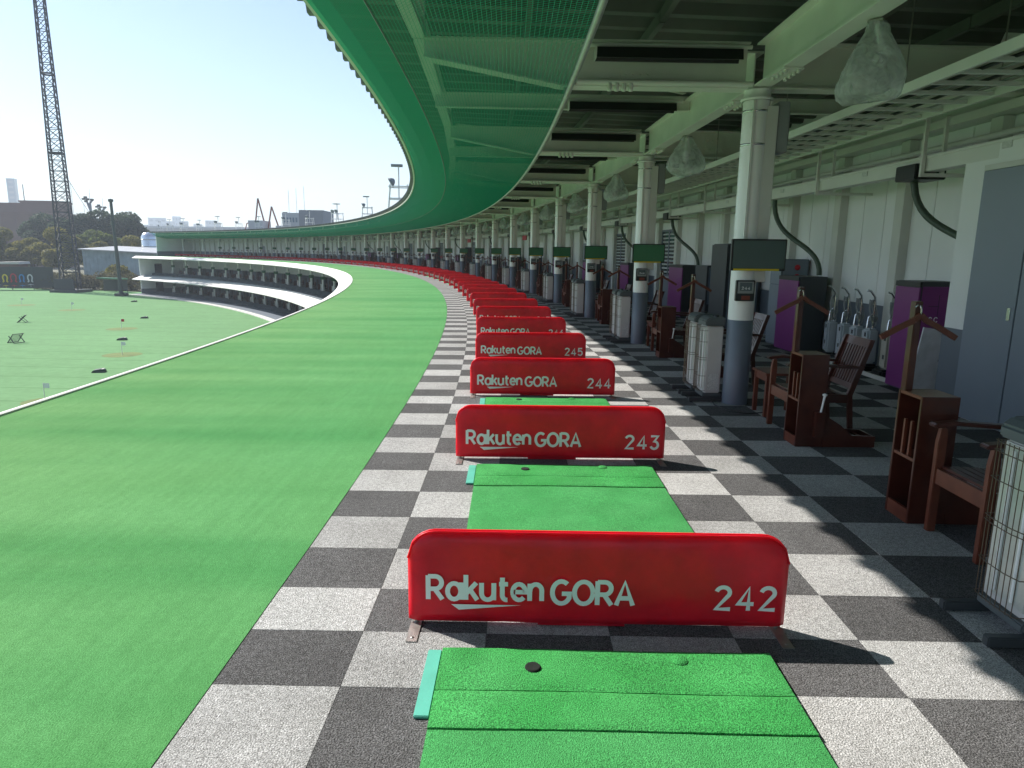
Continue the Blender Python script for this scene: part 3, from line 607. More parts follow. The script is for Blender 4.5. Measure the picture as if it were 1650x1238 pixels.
# ---------------------------------------------------------------- bay dividers (red vinyl covers)
L_D, H_D = 1.735, 0.455
def make_divider():
    r = empty('bay_divider', 'x', 'divider', 'red dividers between the bays')
    m = MB(); nu, nv = 48, 12; rc = 0.13
    def ztop(x):
        d = min(x, L_D - x)
        return H_D if d >= rc else H_D - rc + math.sqrt(max(rc * rc - (rc - d) ** 2, 0))
    rnd = random.Random(3)
    wr = [(rnd.uniform(0.05, L_D - 0.05), rnd.uniform(0.04, 0.40), rnd.uniform(0, pi), rnd.uniform(0.02, 0.05), rnd.uniform(0.08, 0.22), rnd.uniform(-0.0065, 0.0065)) for _ in range(46)]
    def wrinkle(x, z):
        s_ = 0
        for (a, b, th, w1, l1, am) in wr:
            dx, dz = x - a, z - b; u_ = dx * cos(th) + dz * sin(th); v_ = -dx * sin(th) + dz * cos(th)
            s_ += am * math.exp(-(u_ / l1) ** 2 - (v_ / w1) ** 2)
        return s_
    us = [0.5 - 0.5 * cos(pi * i / nu) * (0.35 + 0.65) for i in range(nu + 1)]
    us = [0.6 * (i / nu) + 0.4 * us[i] for i in range(nu + 1)]
    for side in (-1, 1):
        vs = []
        for i in range(nu + 1):
            x = us[i] * L_D; zt = ztop(x)
            for j in range(nv + 1):
                v = j / nv; z = 0.024 + v * (zt - 0.024)
                d = min(x, L_D - x, max(zt - z, 0)); t = 0.006 + 0.020 * min(1, math.sqrt(min(d, 0.05) / 0.05))
                vs.append((x, side * (t + (wrinkle(x, z) if d > 0.01 else 0)), z))
        fs = [(i * (nv + 1) + j, (i + 1) * (nv + 1) + j, (i + 1) * (nv + 1) + j + 1, i * (nv + 1) + j + 1) for i in range(nu) for j in range(nv)]
        m.add(vs, fs, True)
    n1 = (nu + 1) * (nv + 1); rim = [i * (nv + 1) for i in range(nu + 1)] + [nu * (nv + 1) + j for j in range(1, nv + 1)] + [i * (nv + 1) + nv for i in range(nu - 1, -1, -1)] + [j for j in range(nv - 1, 0, -1)]
    m.f += [(rim[i], rim[(i + 1) % len(rim)], rim[(i + 1) % len(rim)] + n1, rim[i] + n1) for i in range(len(rim))]; m.sm += [False] * len(rim)
    cov = m.build('vinyl_cover', 'red_vinyl', r)
    pipi = [(us[i] * L_D, 0, ztop(us[i] * L_D) + 0.001) for i in range(nu + 1)]
    e = MB(); e.tube([(p[0], -0.010, p[2]) for p in pipi], 0.0045, 5); e.tube([(p[0], 0.010, p[2]) for p in pipi], 0.0045, 5); e.build('piping', 'red_vinyl', cov)
    e = MB(); e.box(0.60, 1.00, -0.016, 0.016, 0.006, 0.06); e.build('flap', 'red_vinyl', cov)
    for x in (0.01, L_D - 0.06):
        e = MB(); e.box(x, x + 0.05, -0.17, 0.10, 0.001, 0.006); e.tube([(x + 0.025, 0, 0.004), (x + 0.025, 0, 0.05)], 0.012, 8); e.lathe([(0.008, 0.006), (0.007, 0.009), (0.0, 0.009)], 8, (x + 0.025, -0.14, 0)); e.build('foot_plate', 'steel', r)
    yf = -0.0325
    t1 = lettering('Rakuten', 0.095, 0.615, 0.135, 0.118, yf, 0.094)
    t1.add([(0.20, yf, 0.112), (0.52, yf, 0.112), (0.235, yf, 0.085)], [(0, 2, 1)])
    lettering_ = t1.build('lettering', 'print_white', cov)
    lettering('GORA', 0.66, 1.03, 0.12, 0.118, yf, 0.094).build('lettering', 'print_white', cov)
    return r
dv = make_divider(); freeze(dv)
divs = []
for i in range(59):
    k = -0.938 + 0.5 * i; num = 242 + i
    d = dv if i == 0 else dup(dv)
    place(d, 157.975 + (random.uniform(-0.015, 0.015) if i > 1 else 0), k + (random.uniform(-0.004, 0.004) if i > 1 else 0), 0, rz=random.uniform(-0.012, 0.012) if i > 1 else 0); divs.append(d)
    if i < 8: d['label'] = ['red divider marked 242 with its whole face and both foot plates showing', 'red divider marked 243, second of the row, whole face showing', 'red divider marked 244, third of the row, its foot behind the next mat', 'red divider marked 245, fourth of the row, lower edge covered', 'red divider marked 246, only the upper half of its lettering showing', 'sixth red divider of the row, just the tops of its letters showing', 'seventh red divider of the row, lettering wholly covered', 'eighth red divider of the row, a thin band showing'][i]
    else: d['label'] = 'red bay divider farther along the curved row, its number hidden by the next'
    cov = [c for c in (d.children if False else kids(d) if i == 0 else [])]
    if i < 12:
        nm = lettering(str(num), 1.405, 1.685, 0.105, 0.118, -0.0325, 0.085).build('bay_number', 'print_white', d)

# ---------------------------------------------------------------- tee mats
def make_mat():
    r = empty('tee_mat', 'x', 'mat', 'green hitting mats')
    W = 1.40
    def strip(y0, y1, z1, name, m, hole=None):
        mb = MB(); nx, ny = 28, 10; rn = random.Random(int(y0 * 100))
        vs = []
        for i in range(nx + 1):
            for j in range(ny + 1):
                x = W * i / nx; y = y0 + (y1 - y0) * j / ny
                ed = min(x, W - x, y - y0, y1 - y)
                z = z1 - (0.006 if ed < 0.001 else 0) + 0.002 * sin(x * 5 + y * 3) + 0.0008 * rn.uniform(-1, 1)
                vs.append((x, y, z))
        fs = [(i * (ny + 1) + j, (i + 1) * (ny + 1) + j, (i + 1) * (ny + 1) + j + 1, i * (ny + 1) + j + 1) for i in range(nx) for j in range(ny)]
        mb.add(vs, fs, True)
        rim = [i * (ny + 1) for i in range(nx + 1)] + [nx * (ny + 1) + j for j in range(1, ny + 1)] + [i * (ny + 1) + ny for i in range(nx - 1, -1, -1)] + [j for j in range(ny - 1, 0, -1)]
        rv_ = [vs[q] for q in rim]; lo = [(x, y, 0.001) for x, y, z in rv_]; n_ = len(rim)
        mb.add(rv_ + lo, [(q, (q + 1) % n_, (q + 1) % n_ + n_, q + n_) for q in range(n_)])
        return mb.build(name, m, r)
    s1 = strip(-0.285, 0.0, 0.030, 'hitting_strip', 'mat_green'); strip(-0.50, -0.290, 0.030, 'hitting_strip', 'mat_green'); strip(-1.62, -0.505, 0.024, 'standing_mat', 'mat_green2')
    e = MB(); e.lathe([(0.0, 0.0), (0.024, 0.001), (0.030, 0.002), (0.034, -0.004)], 14, (0.385, -0.145, 0.0375))
    e.build('tee_hole', 'hole', s1)
    e = MB(); e.lathe([(0.0, 0.003), (0.03, 0.002), (0.036, -0.003)], 16, (1.0, -0.07, 0.0335)); e.build('tee_plug', 'mat_green', s1)
    e = MB(); e.box(-0.062, -0.003, -0.43, 0.0, 0.001, 0.014); e.build('edge_strip', 'teal', r, 0.003)
    return r
mt = make_mat(); freeze(mt)
for i in range(18):
    m_ = mt if i == 0 else dup(mt); place(m_, 158.16, -0.985 + 0.5 * i + (0.004 if i % 2 else 0), 0)
    m_['label'] = ['green tee mat with teal strip before the divider marked 242, cut by the frame', 'green tee mat between the dividers marked 242 and 243', 'narrow sliver of green tee mat between dividers marked 243 and 244'][i] if i < 3 else 'green tee mat mostly hidden behind the row of dividers'

# ---------------------------------------------------------------- furniture of the bays
def rod(mb, p, q, r, n=6): return mb.tube([p, q], r, n)
def make_heater():
    r = empty('patio_heater', 'x', 'heater', 'grey tower heaters beside the columns')
    e = MB(); e.box(0.05, 0.235, -0.15, 0.15, 0.10, 0.88); b_ = e.build('body', 'heater_body', r, 0.012)
    e = MB(); e.box(0.044, 0.0495, -0.125, 0.125, 0.14, 0.86); e.build('reflector', 'reflector', b_)
    e = MB(); e.tube([(0.036, -0.06, 0.16), (0.036, -0.06, 0.84)], 0.008, 8); e.tube([(0.036, 0.06, 0.16), (0.036, 0.06, 0.84)], 0.008, 8); e.build('heating_tube', 'print_white', b_)
    e = MB()
    for i in range(9): y = -0.12 + i * 0.03; rod(e, (0.0 - 0.014 * (1 - (y / 0.13) ** 2), y, 0.115), (0.0 - 0.014 * (1 - (y / 0.13) ** 2), y, 0.885), 0.0022, 5)
    for z in (0.125, 0.30, 0.49, 0.515, 0.70, 0.83, 0.875): e.tube([(0.06, -0.142, z), (0.0, -0.135, z), (-0.017, -0.06, z), (-0.017, 0.06, z), (0.0, 0.135, z), (0.06, 0.142, z)], 0.0028, 5)
    e.build('wire_guard', 'wire', r)
    e = MB(); e.prism([(0.02, 0.885), (0.25, 0.885), (0.25, 0.985), (0.07, 0.985), (0.02, 0.945)], -0.158, 0.158); cap = e.build('control_cap', 'heater_cap', r, 0.012)
    e = MB(); e.lathe([(0.028, 0), (0.026, 0.022), (0.0, 0.024)], 14, (0.17, -0.06, 0.985)); e.lathe([(0.018, 0), (0.016, 0.012), (0, 0.013)], 12, (0.17, 0.04, 0.985)); e.build('knob', 'black_plastic', cap)
    e = MB(); e.box(0.03, 0.25, -0.155, 0.155, 0.055, 0.0995); e.build('base', 'heater_cap', r, 0.008)
    for y in (-0.16, 0.16): e = MB(); e.box(-0.13, 0.37, y - 0.022, y + 0.022, 0.004, 0.054); e.build('foot', 'dark_grey', r, 0.006)
    e = MB(); e.box(0.085, 0.21, -0.1535, -0.1525, 0.14, 0.33); e.build('rating_label', 'label_paper', b_)
    return r
def make_rack():
    r = empty('bag_rack', 'x', 'rack', 'dark wood bag racks with hanger posts')
    W, D, H = 0.27, 0.24, 0.84
    e = MB(); e.box(0, D, -W / 2, -W / 2 + 0.022, 0.0, H); e.build('side_panel', 'wood', r, 0.003)
    e = MB(); e.box(0, D, W / 2 - 0.022, W / 2, 0.0, H); e.build('side_panel', 'wood', r, 0.003)
    y0, y1 = -W / 2 + 0.0225, W / 2 - 0.0225
    e = MB(); e.box(0.002, D - 0.002, y0, y1, H - 0.022, H - 0.001); e.build('top_board', 'wood_light', r)
    e = MB(); e.box(D - 0.02, D - 0.003, y0, y1, 0.09, H - 0.0225); e.build('back_board', 'wood', r)
    e = MB(); e.box(0.004, D - 0.021, y0, y1, 0.41, 0.43); e.build('shelf', 'wood_light', r)
    e = MB(); e.box(0.002, 0.022, y0, y1, 0.0, 0.09); e.build('kick_board', 'wood_light', r)
    for y in (-0.035, 0.04): e = MB(); e.box(0.008, 0.026, y - 0.009, y + 0.009, 0.4305, 0.66); e.build('divider_peg', 'wood_light', r)
    e = MB(); e.box(0.004, 0.05, 0.065, 0.128, H, 1.42); e.build('post', 'wood', r, 0.004)
    e = MB()
    hp = []
    for i in range(13):
        u = -1 + i / 6; x = 0.03 + u * 0.24; z = 1.315 - 0.125 * abs(u) ** 1.15 + (0.02 if abs(u) < 0.1 else 0); hp.append((x, 0.045, z))
    for i in range(12): e.bar(hp[i], hp[i + 1], 0.022, 0.034)
    h = e.build('hanger', 'wood_light', r)
    e = MB(); e.tube([(0.03, 0.045, 1.33), (0.03, 0.045, 1.37), (0.02, 0.04, 1.395), (0.0, 0.04, 1.40), (-0.01, 0.045, 1.385)], 0.006, 6); e.build('hook', 'chrome', h)
    # the slatted tray on which a golf bag stands
    e = MB(); e.prism([(D + 0.001, 0.0), (0.72, 0.0), (0.72, 0.10), (0.50, 0.11), (0.40, 0.20), (D + 0.001, 0.30)], -0.135, -0.113); e.prism([(D + 0.001, 0.0), (0.72, 0.0), (0.72, 0.10), (0.50, 0.11), (0.40, 0.20), (D + 0.001, 0.30)], 0.113, 0.135); e.box(0.70, 0.719, -0.1128, 0.1128, 0.0, 0.1); e.build('bag_tray', 'wood', r)
    for i in range(6): e = MB(); x = 0.36 + i * 0.055; e.box(x, x + 0.03, -0.1125, 0.1125, 0.055, 0.072); e.build('tray_slat', 'wood', r)
    e = MB(); e.box(0.14, 0.225, -W / 2 - 0.06, -W / 2 - 0.001, 0.10, 0.33); e.build('pocket', 'wood', r, 0.004)
    return r
def make_chair():
    r = empty('slatted_armchair', 'x', 'chair', 'dark wood armchairs in the bays')
    W = 0.52
    for y in (-W / 2 + 0.025, W / 2 - 0.025):
        e = MB(); e.prism([(0.0, 0.0), (0.05, 0.0), (0.055, 0.60), (0.045, 0.672), (0.012, 0.672), (0.0, 0.58)], y - 0.02, y + 0.02); e.build('leg', 'wood_light', r, 0.004)
        e = MB(); e.prism([(0.60, 0.0), (0.645, 0.0), (0.60, 0.40), (0.76, 0.93), (0.715, 0.935), (0.55, 0.42)], y - 0.018, y + 0.018); e.build('leg', 'wood', r, 0.004)
        e = MB(); e.prism([(-0.05, 0.685), (-0.04, 0.70), (0.10, 0.715), (0.40, 0.695), (0.68, 0.68), (0.68, 0.655), (0.40, 0.668), (0.10, 0.688), (-0.03, 0.673)], y - 0.035, y + 0.035); e.build('armrest', 'wood', r, 0.006)
        e = MB(); e.box(0.051, 0.56, y - 0.012, y + 0.012, 0.33, 0.41); e.build('side_rail', 'wood', r)
    e = MB(); e.box(0.008, 0.034, -W / 2 + 0.046, W / 2 - 0.046, 0.32, 0.415); e.build('front_rail', 'wood_light', r)
    for i in range(9):
        e = MB(); x = 0.04 + i * 0.06; e.box(x, x + 0.045, -W / 2 + 0.04, W / 2 - 0.04, 0.4155 - 0.003 * i, 0.432 - 0.003 * i); e.build('seat_slat', 'wood', r)
    def backp(t): return (0.600 + 0.145 * t, 0.46 + 0.47 * t)
    for (t0, t1, n) in ((0.0, 0.10, 'lower_rail'), (0.84, 1.0, 'top_rail')):
        a, b_ = backp(t0), backp(t1); e = MB(); e.prism([(a[0] - 0.012, a[1]), (a[0] + 0.012, a[1]), (b_[0] + 0.012, b_[1]), (b_[0] - 0.012, b_[1])], -W / 2 + 0.044, W / 2 - 0.044); e.build(n, 'wood', r, 0.003)
    for i in range(9):
        y = -0.195 + i * 0.0487; a, b_ = backp(0.10), backp(0.84); e = MB(); e.prism([(a[0] - 0.007, a[1]), (a[0] + 0.007, a[1]), (b_[0] + 0.007, b_[1]), (b_[0] - 0.007, b_[1])], y - 0.014, y + 0.014); e.build('back_slat', 'wood', r)
    return r
def make_table():
    r = empty('side_table', 'x', 'table', 'low wooden side tables')
    e = MB(); e.box(-0.02, 0.42, -0.20, 0.20, 0.45, 0.475); e.build('table_top', 'wood_light', r, 0.004)
    for x in (0.0, 0.36):
        for y in (-0.18, 0.14): e = MB(); e.box(x, x + 0.04, y, y + 0.04, 0, 0.4495); e.build('leg', 'wood_light', r)
    e = MB(); e.box(0.005, 0.018, -0.139, 0.139, 0.38, 0.449); e.build('apron', 'wood_light', r)
    return r
def make_monitor(m='screen_green'):
    r = empty('bay_monitor', 'x', 'monitor', 'monitors on the columns')
    e = MB(); e.box(-0.14, 0.46, -0.045, 0.0, 1.525, 1.865); e.build('housing', 'black_plastic', r, 0.006)
    e = MB(); e.box(-0.122, 0.442, -0.0485, -0.0455, 1.552, 1.847); e.build('screen', m, r)
    e = MB(); e.box(-0.11, 0.39, -0.050, -0.0455, 1.527, 1.547); e.build('yellow_strip', 'yellow', r)
    e = MB(); e.box(-0.03, 0.03, 0.0, 0.11, 1.62, 1.78); e.box(-0.06, 0.06, 0.0, 0.02, 1.58, 1.82); e.build('bracket', 'dark_grey', r)
    return r
def make_panel():
    r = empty('bay_call_panel', 'x', 'control panel', 'call panels on the columns')
    e = MB(); e.box(-0.10, 0.105, -0.03, 0.02, 1.19, 1.42); e.build('case', 'black_plastic', r, 0.005)
    e = MB(); e.box(-0.085, 0.09, -0.0345, -0.0305, 1.275, 1.405); e.build('bezel', 'panel_grey', r)
    e = MB(); e.box(-0.065, 0.07, -0.0365, -0.035, 1.305, 1.393); e.build('screen', 'lcd', r)
    e = MB(); e.box(-0.04, 0.055, -0.0335, -0.0305, 1.205, 1.25); e.build('sensor_window', 'rust_red', r)
    return r
protos = {}
for n_, f_ in (('heater', make_heater), ('rack', make_rack), ('chair', make_chair), ('table', make_table), ('monitor', make_monitor), ('panel', make_panel)): protos[n_] = freeze(f_())
greyscreen = protos['monitor']
used = set()
def put(kind, r, k, label, rz=0, skip=()):
    o = dup(protos[kind], label, skip) if kind in used else protos[kind]
    used.add(kind); o['label'] = label; place(o, r, k, 0, rz); return o
COLN = ['the column with the blank grey monitor', 'the next column past the grey monitor', 'the second column past the grey monitor', 'the third column past the grey monitor']
BAYN = ['the bay beside the grey closet doors', 'the bay just before the grey monitor', 'the first bay past the grey monitor', 'the second bay past the grey monitor', 'the third bay past the grey monitor', 'the fourth bay past the grey monitor', 'the fifth bay past the grey monitor', 'the sixth bay past the grey monitor']
colnames = lambda m: COLN[m]
put('heater', 160.69, -0.93, 'grey tower heater with rusty wire guard nearest to divider 242')
for m_ in range(0, 27):
    k = float(m_)
    cn = colnames(m_) if m_ < 4 else None
    if m_ < 14:
        put('heater', 160.655, k + 0.122, ('grey tower heater beyond its twin beside ' + cn) if cn else 'one of a pair of grey tower heaters beside a distant column')
        put('heater', 160.665, k + 0.040, ('grey tower heater standing right against ' + cn) if cn else 'one of a pair of grey tower heaters beside a distant column')
    far_ = m_ >= 13
    bays = [(241 + 2 * m_ + 1, k - 0.665, k - 0.755), (242 + 2 * m_ + 1, k - 0.325, k - 0.235)]
    for bi, (num, kr, kc) in enumerate(bays):
        lab = ('dark wood bag rack with hanger post in ' + BAYN[num - 242]) if m_ < 4 else 'dark wood bag rack in a distant bay of the curve'
        rk = put('rack', 161.0, kr, lab, skip=('pocket',) if bi == 0 else ())
        lab = ('dark slatted armchair in ' + BAYN[num - 242]) if m_ < 4 else 'dark slatted armchair in a distant bay of the curve'
        if m_ < 20: put('chair', 161.06, kc, lab)
    if m_ < 12: put('table', 161.14, k - 0.10, ('low wooden side table before ' + cn) if cn else 'low wooden side table by a distant column')
    mo = put('monitor', 160.97, k - 0.035, ('dark blank monitor with yellow lower strip on ' + cn) if m_ == 0 else ('green screen monitor mounted on ' + cn) if cn else 'small green monitor on a distant column')
    pa = put('panel', 161.03, k - 0.0272, ('black call panel showing 244 on ' + cn) if m_ == 0 else ('black call panel below the monitor on ' + cn) if cn else 'black call panel on a distant column')
    if m_ < 4:
        lt = lettering(str(244 + 2 * m_), -0.045, 0.05, 1.318, 0.03, -0.0367, 0.1).build('bay_number', 'print_white', pa)
for c in kids(protos['monitor']):        # the first monitor is switched off and grey
    if c.name.startswith('screen'): c.data = c.data.copy(); c.data.materials[0] = MATS['screen_grey']
# white shoehorn in the pocket of the rack of bay 243
sh = MB(); sh.tube([(0, 0, 0.06), (0.01, 0, 0.22), (0.03, 0, 0.36), (0.04, 0, 0.43)], [0.012, 0.010, 0.009, 0.012], 8); sh.lathe([(0.0, 0.0), (0.02, 0.005), (0.022, 0.018), (0.0, 0.026)], 10, (0.04, 0, 0.425))
sh = sh.build('shoehorn', 'print_white'); tag(sh, 'white shoehorn standing in the rack pocket just before the grey monitor', 'shoehorn'); place(sh, 161.17, -0.325 - 0.0325, 0.05)
sh2 = sh.copy(); COL.objects.link(sh2); sh2['label'] = 'white shoehorn standing in the rack pocket of the second bay past the grey monitor'; place(sh2, 161.17, 0.675 - 0.0325, 0.05)
# heater cord on the floor
cr = MB(); cr.tube([P(160.80, 0.008, 0.03), P(160.78, -0.03, 0.008), P(160.84, -0.09, 0.007), P(161.0, -0.11, 0.007), P(161.2, -0.10, 0.007), P(161.3, -0.05, 0.007)], 0.006, 6)
tag(cr.build('power_cord', 'black_plastic'), 'black power cord curling on the carpet by the column with the grey monitor', 'cord')

# infrared strip lamps under the beams
def make_strip():
    r = empty('strip_lamp', 'x', 'lamp', 'dark strip lamps under the beams')
    e = MB(); e.prism([(-0.06, 0.055), (0.06, 0.055), (0.085, -0.05), (0.07, -0.05), (0.045, 0.01), (-0.045, 0.01), (-0.07, -0.05), (-0.085, -0.05)], 0, 1.50, 'x'); e.build('hood', 'black_plastic', r)
    e = MB(); e.tube([(0.03, 0, -0.02), (1.47, 0, -0.02)], 0.014, 8); e.build('tube', 'dark_grey', r)
    e = MB(); e.box(-0.01, 0.002, -0.08, 0.08, -0.05, 0.05); e.build('end_cap', 'steel_paint', r)
    e = MB(); e.tube([(-0.15, 0.04, 0.10), (1.62, 0.04, 0.10)], 0.022, 8); e.build('carrier_pipe', 'steel_paint', r)
    return r
sl = freeze(make_strip())
i = 0
for m_ in range(-1, 24):
    for dk in (-0.045, 0.455):
        o = sl if i == 0 else dup(sl); i += 1; place(o, 159.28, m_ + dk, 3.70)
        o['label'] = 'dark strip lamp along the beam of ' + COLN[m_] if dk < 0 and 0 <= m_ < 4 else 'dark strip lamp half a bay past ' + COLN[m_] if 0 <= m_ < 4 else 'dark strip lamp in the farther bays under the curved roof'

# fans wrapped in plastic bags
def make_fan(seed):
    rn = random.Random(seed); r = empty('bagged_fan', 'x', 'fan', 'fans wrapped in plastic under the girder')
    e = MB(); n = 48; prof = [(0.07, 0.0), (0.11, -0.03), (0.12, -0.09), (0.16, -0.15), (0.21, -0.22), (0.25, -0.29), (0.285, -0.36), (0.31, -0.43), (0.315, -0.50), (0.30, -0.57), (0.24, -0.62), (0.12, -0.64), (0.0, -0.65)]
    vs = []; ph = [rn.uniform(0, 6.28) for _ in range(6)]
    for i, (rr, z) in enumerate(prof):
        for j in range(n):
            a = 2 * pi * j / n; q = 1 + 0.13 * cos(4 * a + ph[0]) * min(1, -z * 2.2) + 0.09 * sin(3 * a + ph[1] - z * 7) + 0.05 * abs(sin(7 * a + ph[2] + z * 11)) + 0.035 * abs(sin(12 * a - z * 19 + ph[5])) + rn.uniform(-0.012, 0.012)
            zz = z + 0.035 * sin(2 * a + ph[3]) * min(1, rr / 0.3) + rn.uniform(-0.008, 0.008)
            vs.append((rr * q * cos(a), rr * q * sin(a) * 0.9, zz - 0.10 * rr * cos(a + ph[4]) ))
    fs = [(i * n + j, i * n + (j + 1) % n, (i + 1) * n + (j + 1) % n, (i + 1) * n + j) for i in range(len(prof) - 1) for j in range(n)]
    e.add(vs, fs, True); e.build('plastic_bag', 'plastic_bag', r)
    tilt = Matrix.Rotation(radians(rn.uniform(24, 38)), 4, 'X') @ Matrix.Rotation(radians(rn.uniform(-15, 15)), 4, 'Y')
    c = Vector((0, 0, -0.40)); e = MB(); pr = [(tilt @ Vector((0.235 * cos(2 * pi * j / 20), 0.235 * sin(2 * pi * j / 20), 0))) + c for j in range(21)]
    e.tube(pr, 0.013, 6, caps=False); pr2 = [p + tilt @ Vector((0, 0, 0.09)) for p in pr]; e.tube(pr2, 0.009, 5, caps=False)
    for j in range(20): e.tube([pr[j], pr2[j]], 0.005, 4, caps=False); e.tube([pr[j], c + tilt @ Vector((0, 0, -0.02))], 0.003, 4, caps=False)
    e.build('fan_cage', 'panel_grey', r)
    e = MB(); e.tube([c + tilt @ Vector((0, 0, 0.02)), c + tilt @ Vector((0, 0, 0.2))], 0.06, 10); e.tube([c + tilt @ Vector((0, 0, 0.15)), (0, 0, -0.02)], 0.03, 8); e.build('motor', 'wall_white', r)
    e = MB(); e.box(-0.09, 0.09, -0.07, 0.07, -0.02, 0.0); e.build('mount_plate', 'steel', r)
    return r
fans = [freeze(make_fan(s_)) for s_ in (1, 2, 3)]; fused = set()
for m_ in range(0, 22):
    f_ = fans[m_ % 3]; o = f_ if f_.name not in fused else dup(f_); fused.add(f_.name)
    place(o, 161.14, m_ - 0.43, 3.425, rz=random.uniform(-1, 1)); o.scale = (0.76, 0.76, 0.88)
    o['label'] = 'fan wrapped in a cloudy plastic bag hanging before ' + COLN[m_] if m_ < 4 else 'bagged fan in the farther bays under the girder'

# ---------------------------------------------------------------- along the back wall
def ball_machine(k, label, w=0.24, z1=1.33, purple_side=False):
    r = empty('ball_dispenser', label, 'ball machine', 'purple ball dispensers along the wall')
    place(r, 163.42, k, 0); D = 0.50; W = w * BAY2
    e = MB(); e.box(0.022, D, -W / 2, W / 2, 0.03, z1); e.build('cabinet', 'dark_grey', r, 0.008)
    e = MB(); e.box(0.0, 0.0215, -W / 2 + 0.01, W / 2 - 0.01, 0.05, z1 - 0.075); fr_ = e.build('front_panel', 'purple', r, 0.004)
    e = MB(); e.box(-0.001, 0.0218, -W / 2 + 0.003, W / 2 - 0.003, z1 - 0.07, z1 - 0.005); e.build('head_strip', 'black_plastic', r)
    # side facing along the row is purple as well
    if not purple_side: return r
    e = MB(); e.box(0.03, 0.46, -W / 2 - 0.012, -W / 2 - 0.0005, 0.05, z1 - 0.06); e.build('side_panel', 'purple', r, 0.003)
    e = MB(); e.box(0.12, 0.25, -W / 2 - 0.0135, -W / 2 - 0.0125, z1 - 0.30, z1 - 0.295); e.box(0.24, 0.245, -W / 2 - 0.0135, -W / 2 - 0.0125, z1 - 0.42, z1 - 0.16); e.build('panel_seam', 'black_plastic', r)
    e = MB()
    for i in range(3): ribbon(e, arcp(0.09 + i * 0.07, z1 - 0.46, 0.022, 0.03, 30, 330 if i else 390, 10), 0.005, -W / 2 - 0.0137)
    e.build('logo', 'print_white', r)
    return r
def hose(k, label, drop=1.36):
    e = MB(); p0 = P(163.42, k + 0.10, 2.70); p3 = P(163.85, k - 0.10, drop)
    pts = []
    for i in range(19):
        t = i / 18; b0, b1, b2, b3 = (1 - t) ** 3, 3 * t * (1 - t) ** 2, 3 * t * t * (1 - t), t ** 3
        pts.append(p0 * b0 + (p0 + Vector((0, 0, -0.85))) * b1 + (p3 + Vector((0, 0, 0.62))) * b2 + p3 * b3)
    e.tube(pts, 0.042, 10); 
    h = e.build('feed_hose', 'hose_green'); h['category'] = 'hose'; h['label'] = label; h['group'] = 'dark green ball feed hoses'
    e = MB(); e.tube([pts[0] + Vector((0, 0, 0.03)), pts[0] - Vector((0, 0, 0.02))], 0.052, 10); e.build('hose_clamp', 'steel', h)
ball_machine(0.150, 'purple ball dispenser with white board leaning on it beside the closet', 0.10, 1.40, True)
hose(0.075, 'dark green feed hose dropping behind the closet corner', 1.42)
ball_machine(0.80, 'purple ball dispenser next to the row of vacuum cleaners', 0.15, 1.34)
hose(0.86, 'dark green feed hose into the dispenser beside the vacuum cleaners')
ball_machine(2.05, 'purple ball dispenser beyond the snack vending machine', 0.22, 1.40); hose(2.05, 'dark green feed hose beyond the vending machine')
for k in (3.05, 4.1, 5.15, 6.15, 7.1, 8.15, 10.2, 12.1, 14.2, 16.1):
    ball_machine(k, 'purple ball dispenser far along the curved back wall', 0.2, 1.36); hose(k, 'dark green feed hose far along the curved back wall')
# grey utility cabinet with red lamp and extinguisher sign
uc = empty('utility_cabinet', 'tall blue grey cabinet with a red alarm lamp beside the purple dispenser', 'cabinet'); place(uc, 163.62, 0.985)
e = MB(); e.box(0, 0.5, -0.24, 0.24, 0.02, 1.62); ub = e.build('body', 'slate', uc, 0.006)
e = MB(); e.box(-0.012, -0.0005, -0.225, 0.225, 1.16, 1.6); e.box(-0.012, -0.0005, -0.225, 0.225, 0.05, 1.14); e.build('door', 'door_grey', uc, 0.003)
e = MB(); e.box(0.02, 0.48, -0.252, -0.2405, 1.16, 1.6); e.box(0.02, 0.48, -0.252, -0.2405, 0.05, 1.14); e.build('side_door', 'door_grey', uc, 0.003)
for z in (1.30, 1.47): e = MB(); e.lathe([(0.052, 0.0), (0.050, 0.02), (0.03, 0.045), (0.0, 0.05)], 14); e = e.build('alarm_lamp', 'red_paint', uc); e.location = (0.28, -0.2525, z); e.rotation_euler = (radians(90), 0, 0)
# snack vending machine
vm = empty('vending_machine', 'tall dark vending machine with lit product window and blue poster', 'vending machine'); place(vm, 163.35, 1.43)
e = MB(); e.box(0.04, 0.80, -0.48, 0.48, 0.03, 1.92); e.build('cabinet', 'dark_grey', vm, 0.01)
e = MB(); e.box(0.06, 0.72, -0.512, -0.4805, 0.05, 1.90); e.build('front_door', 'slate', vm, 0.008)
e = MB(); e.box(0.0, 0.0395, -0.47, 0.47, 0.05, 1.90); e.build('side_door', 'dark_grey', vm, 0.006)
e = MB(); e.box(0.12, 0.62, -0.5145, -0.5125, 0.95, 1.78); win = e.build('window', 'glass_win', vm)
rn = random.Random(5); pc = ['board_white', 'red_paint', 'yellow', 'blue_print', 'leaf_a', 'far_pale', 'wood_light']
for s_ in range(4):
    e = MB(); e.box(0.13, 0.61, -0.524, -0.5147, 1.0 + s_ * 0.19, 1.008 + s_ * 0.19); e.build('shelf', 'chrome', win)
    for j in range(6): e = MB(); x = 0.14 + j * 0.078; e.box(x, x + 0.06, -0.522, -0.5147, 1.0085 + s_ * 0.19, 1.0085 + s_ * 0.19 + rn.uniform(0.09, 0.16)); e.build('product', rn.choice(pc), win)
e = MB(); e.box(0.10, 0.30, -0.5143, -0.5125, 0.62, 0.90); e.build('poster', 'blue_print', vm)
e = MB(); e.box(0.12, 0.26, -0.516, -0.5145, 0.63, 0.74); e.build('poster_text', 'print_white', vm)
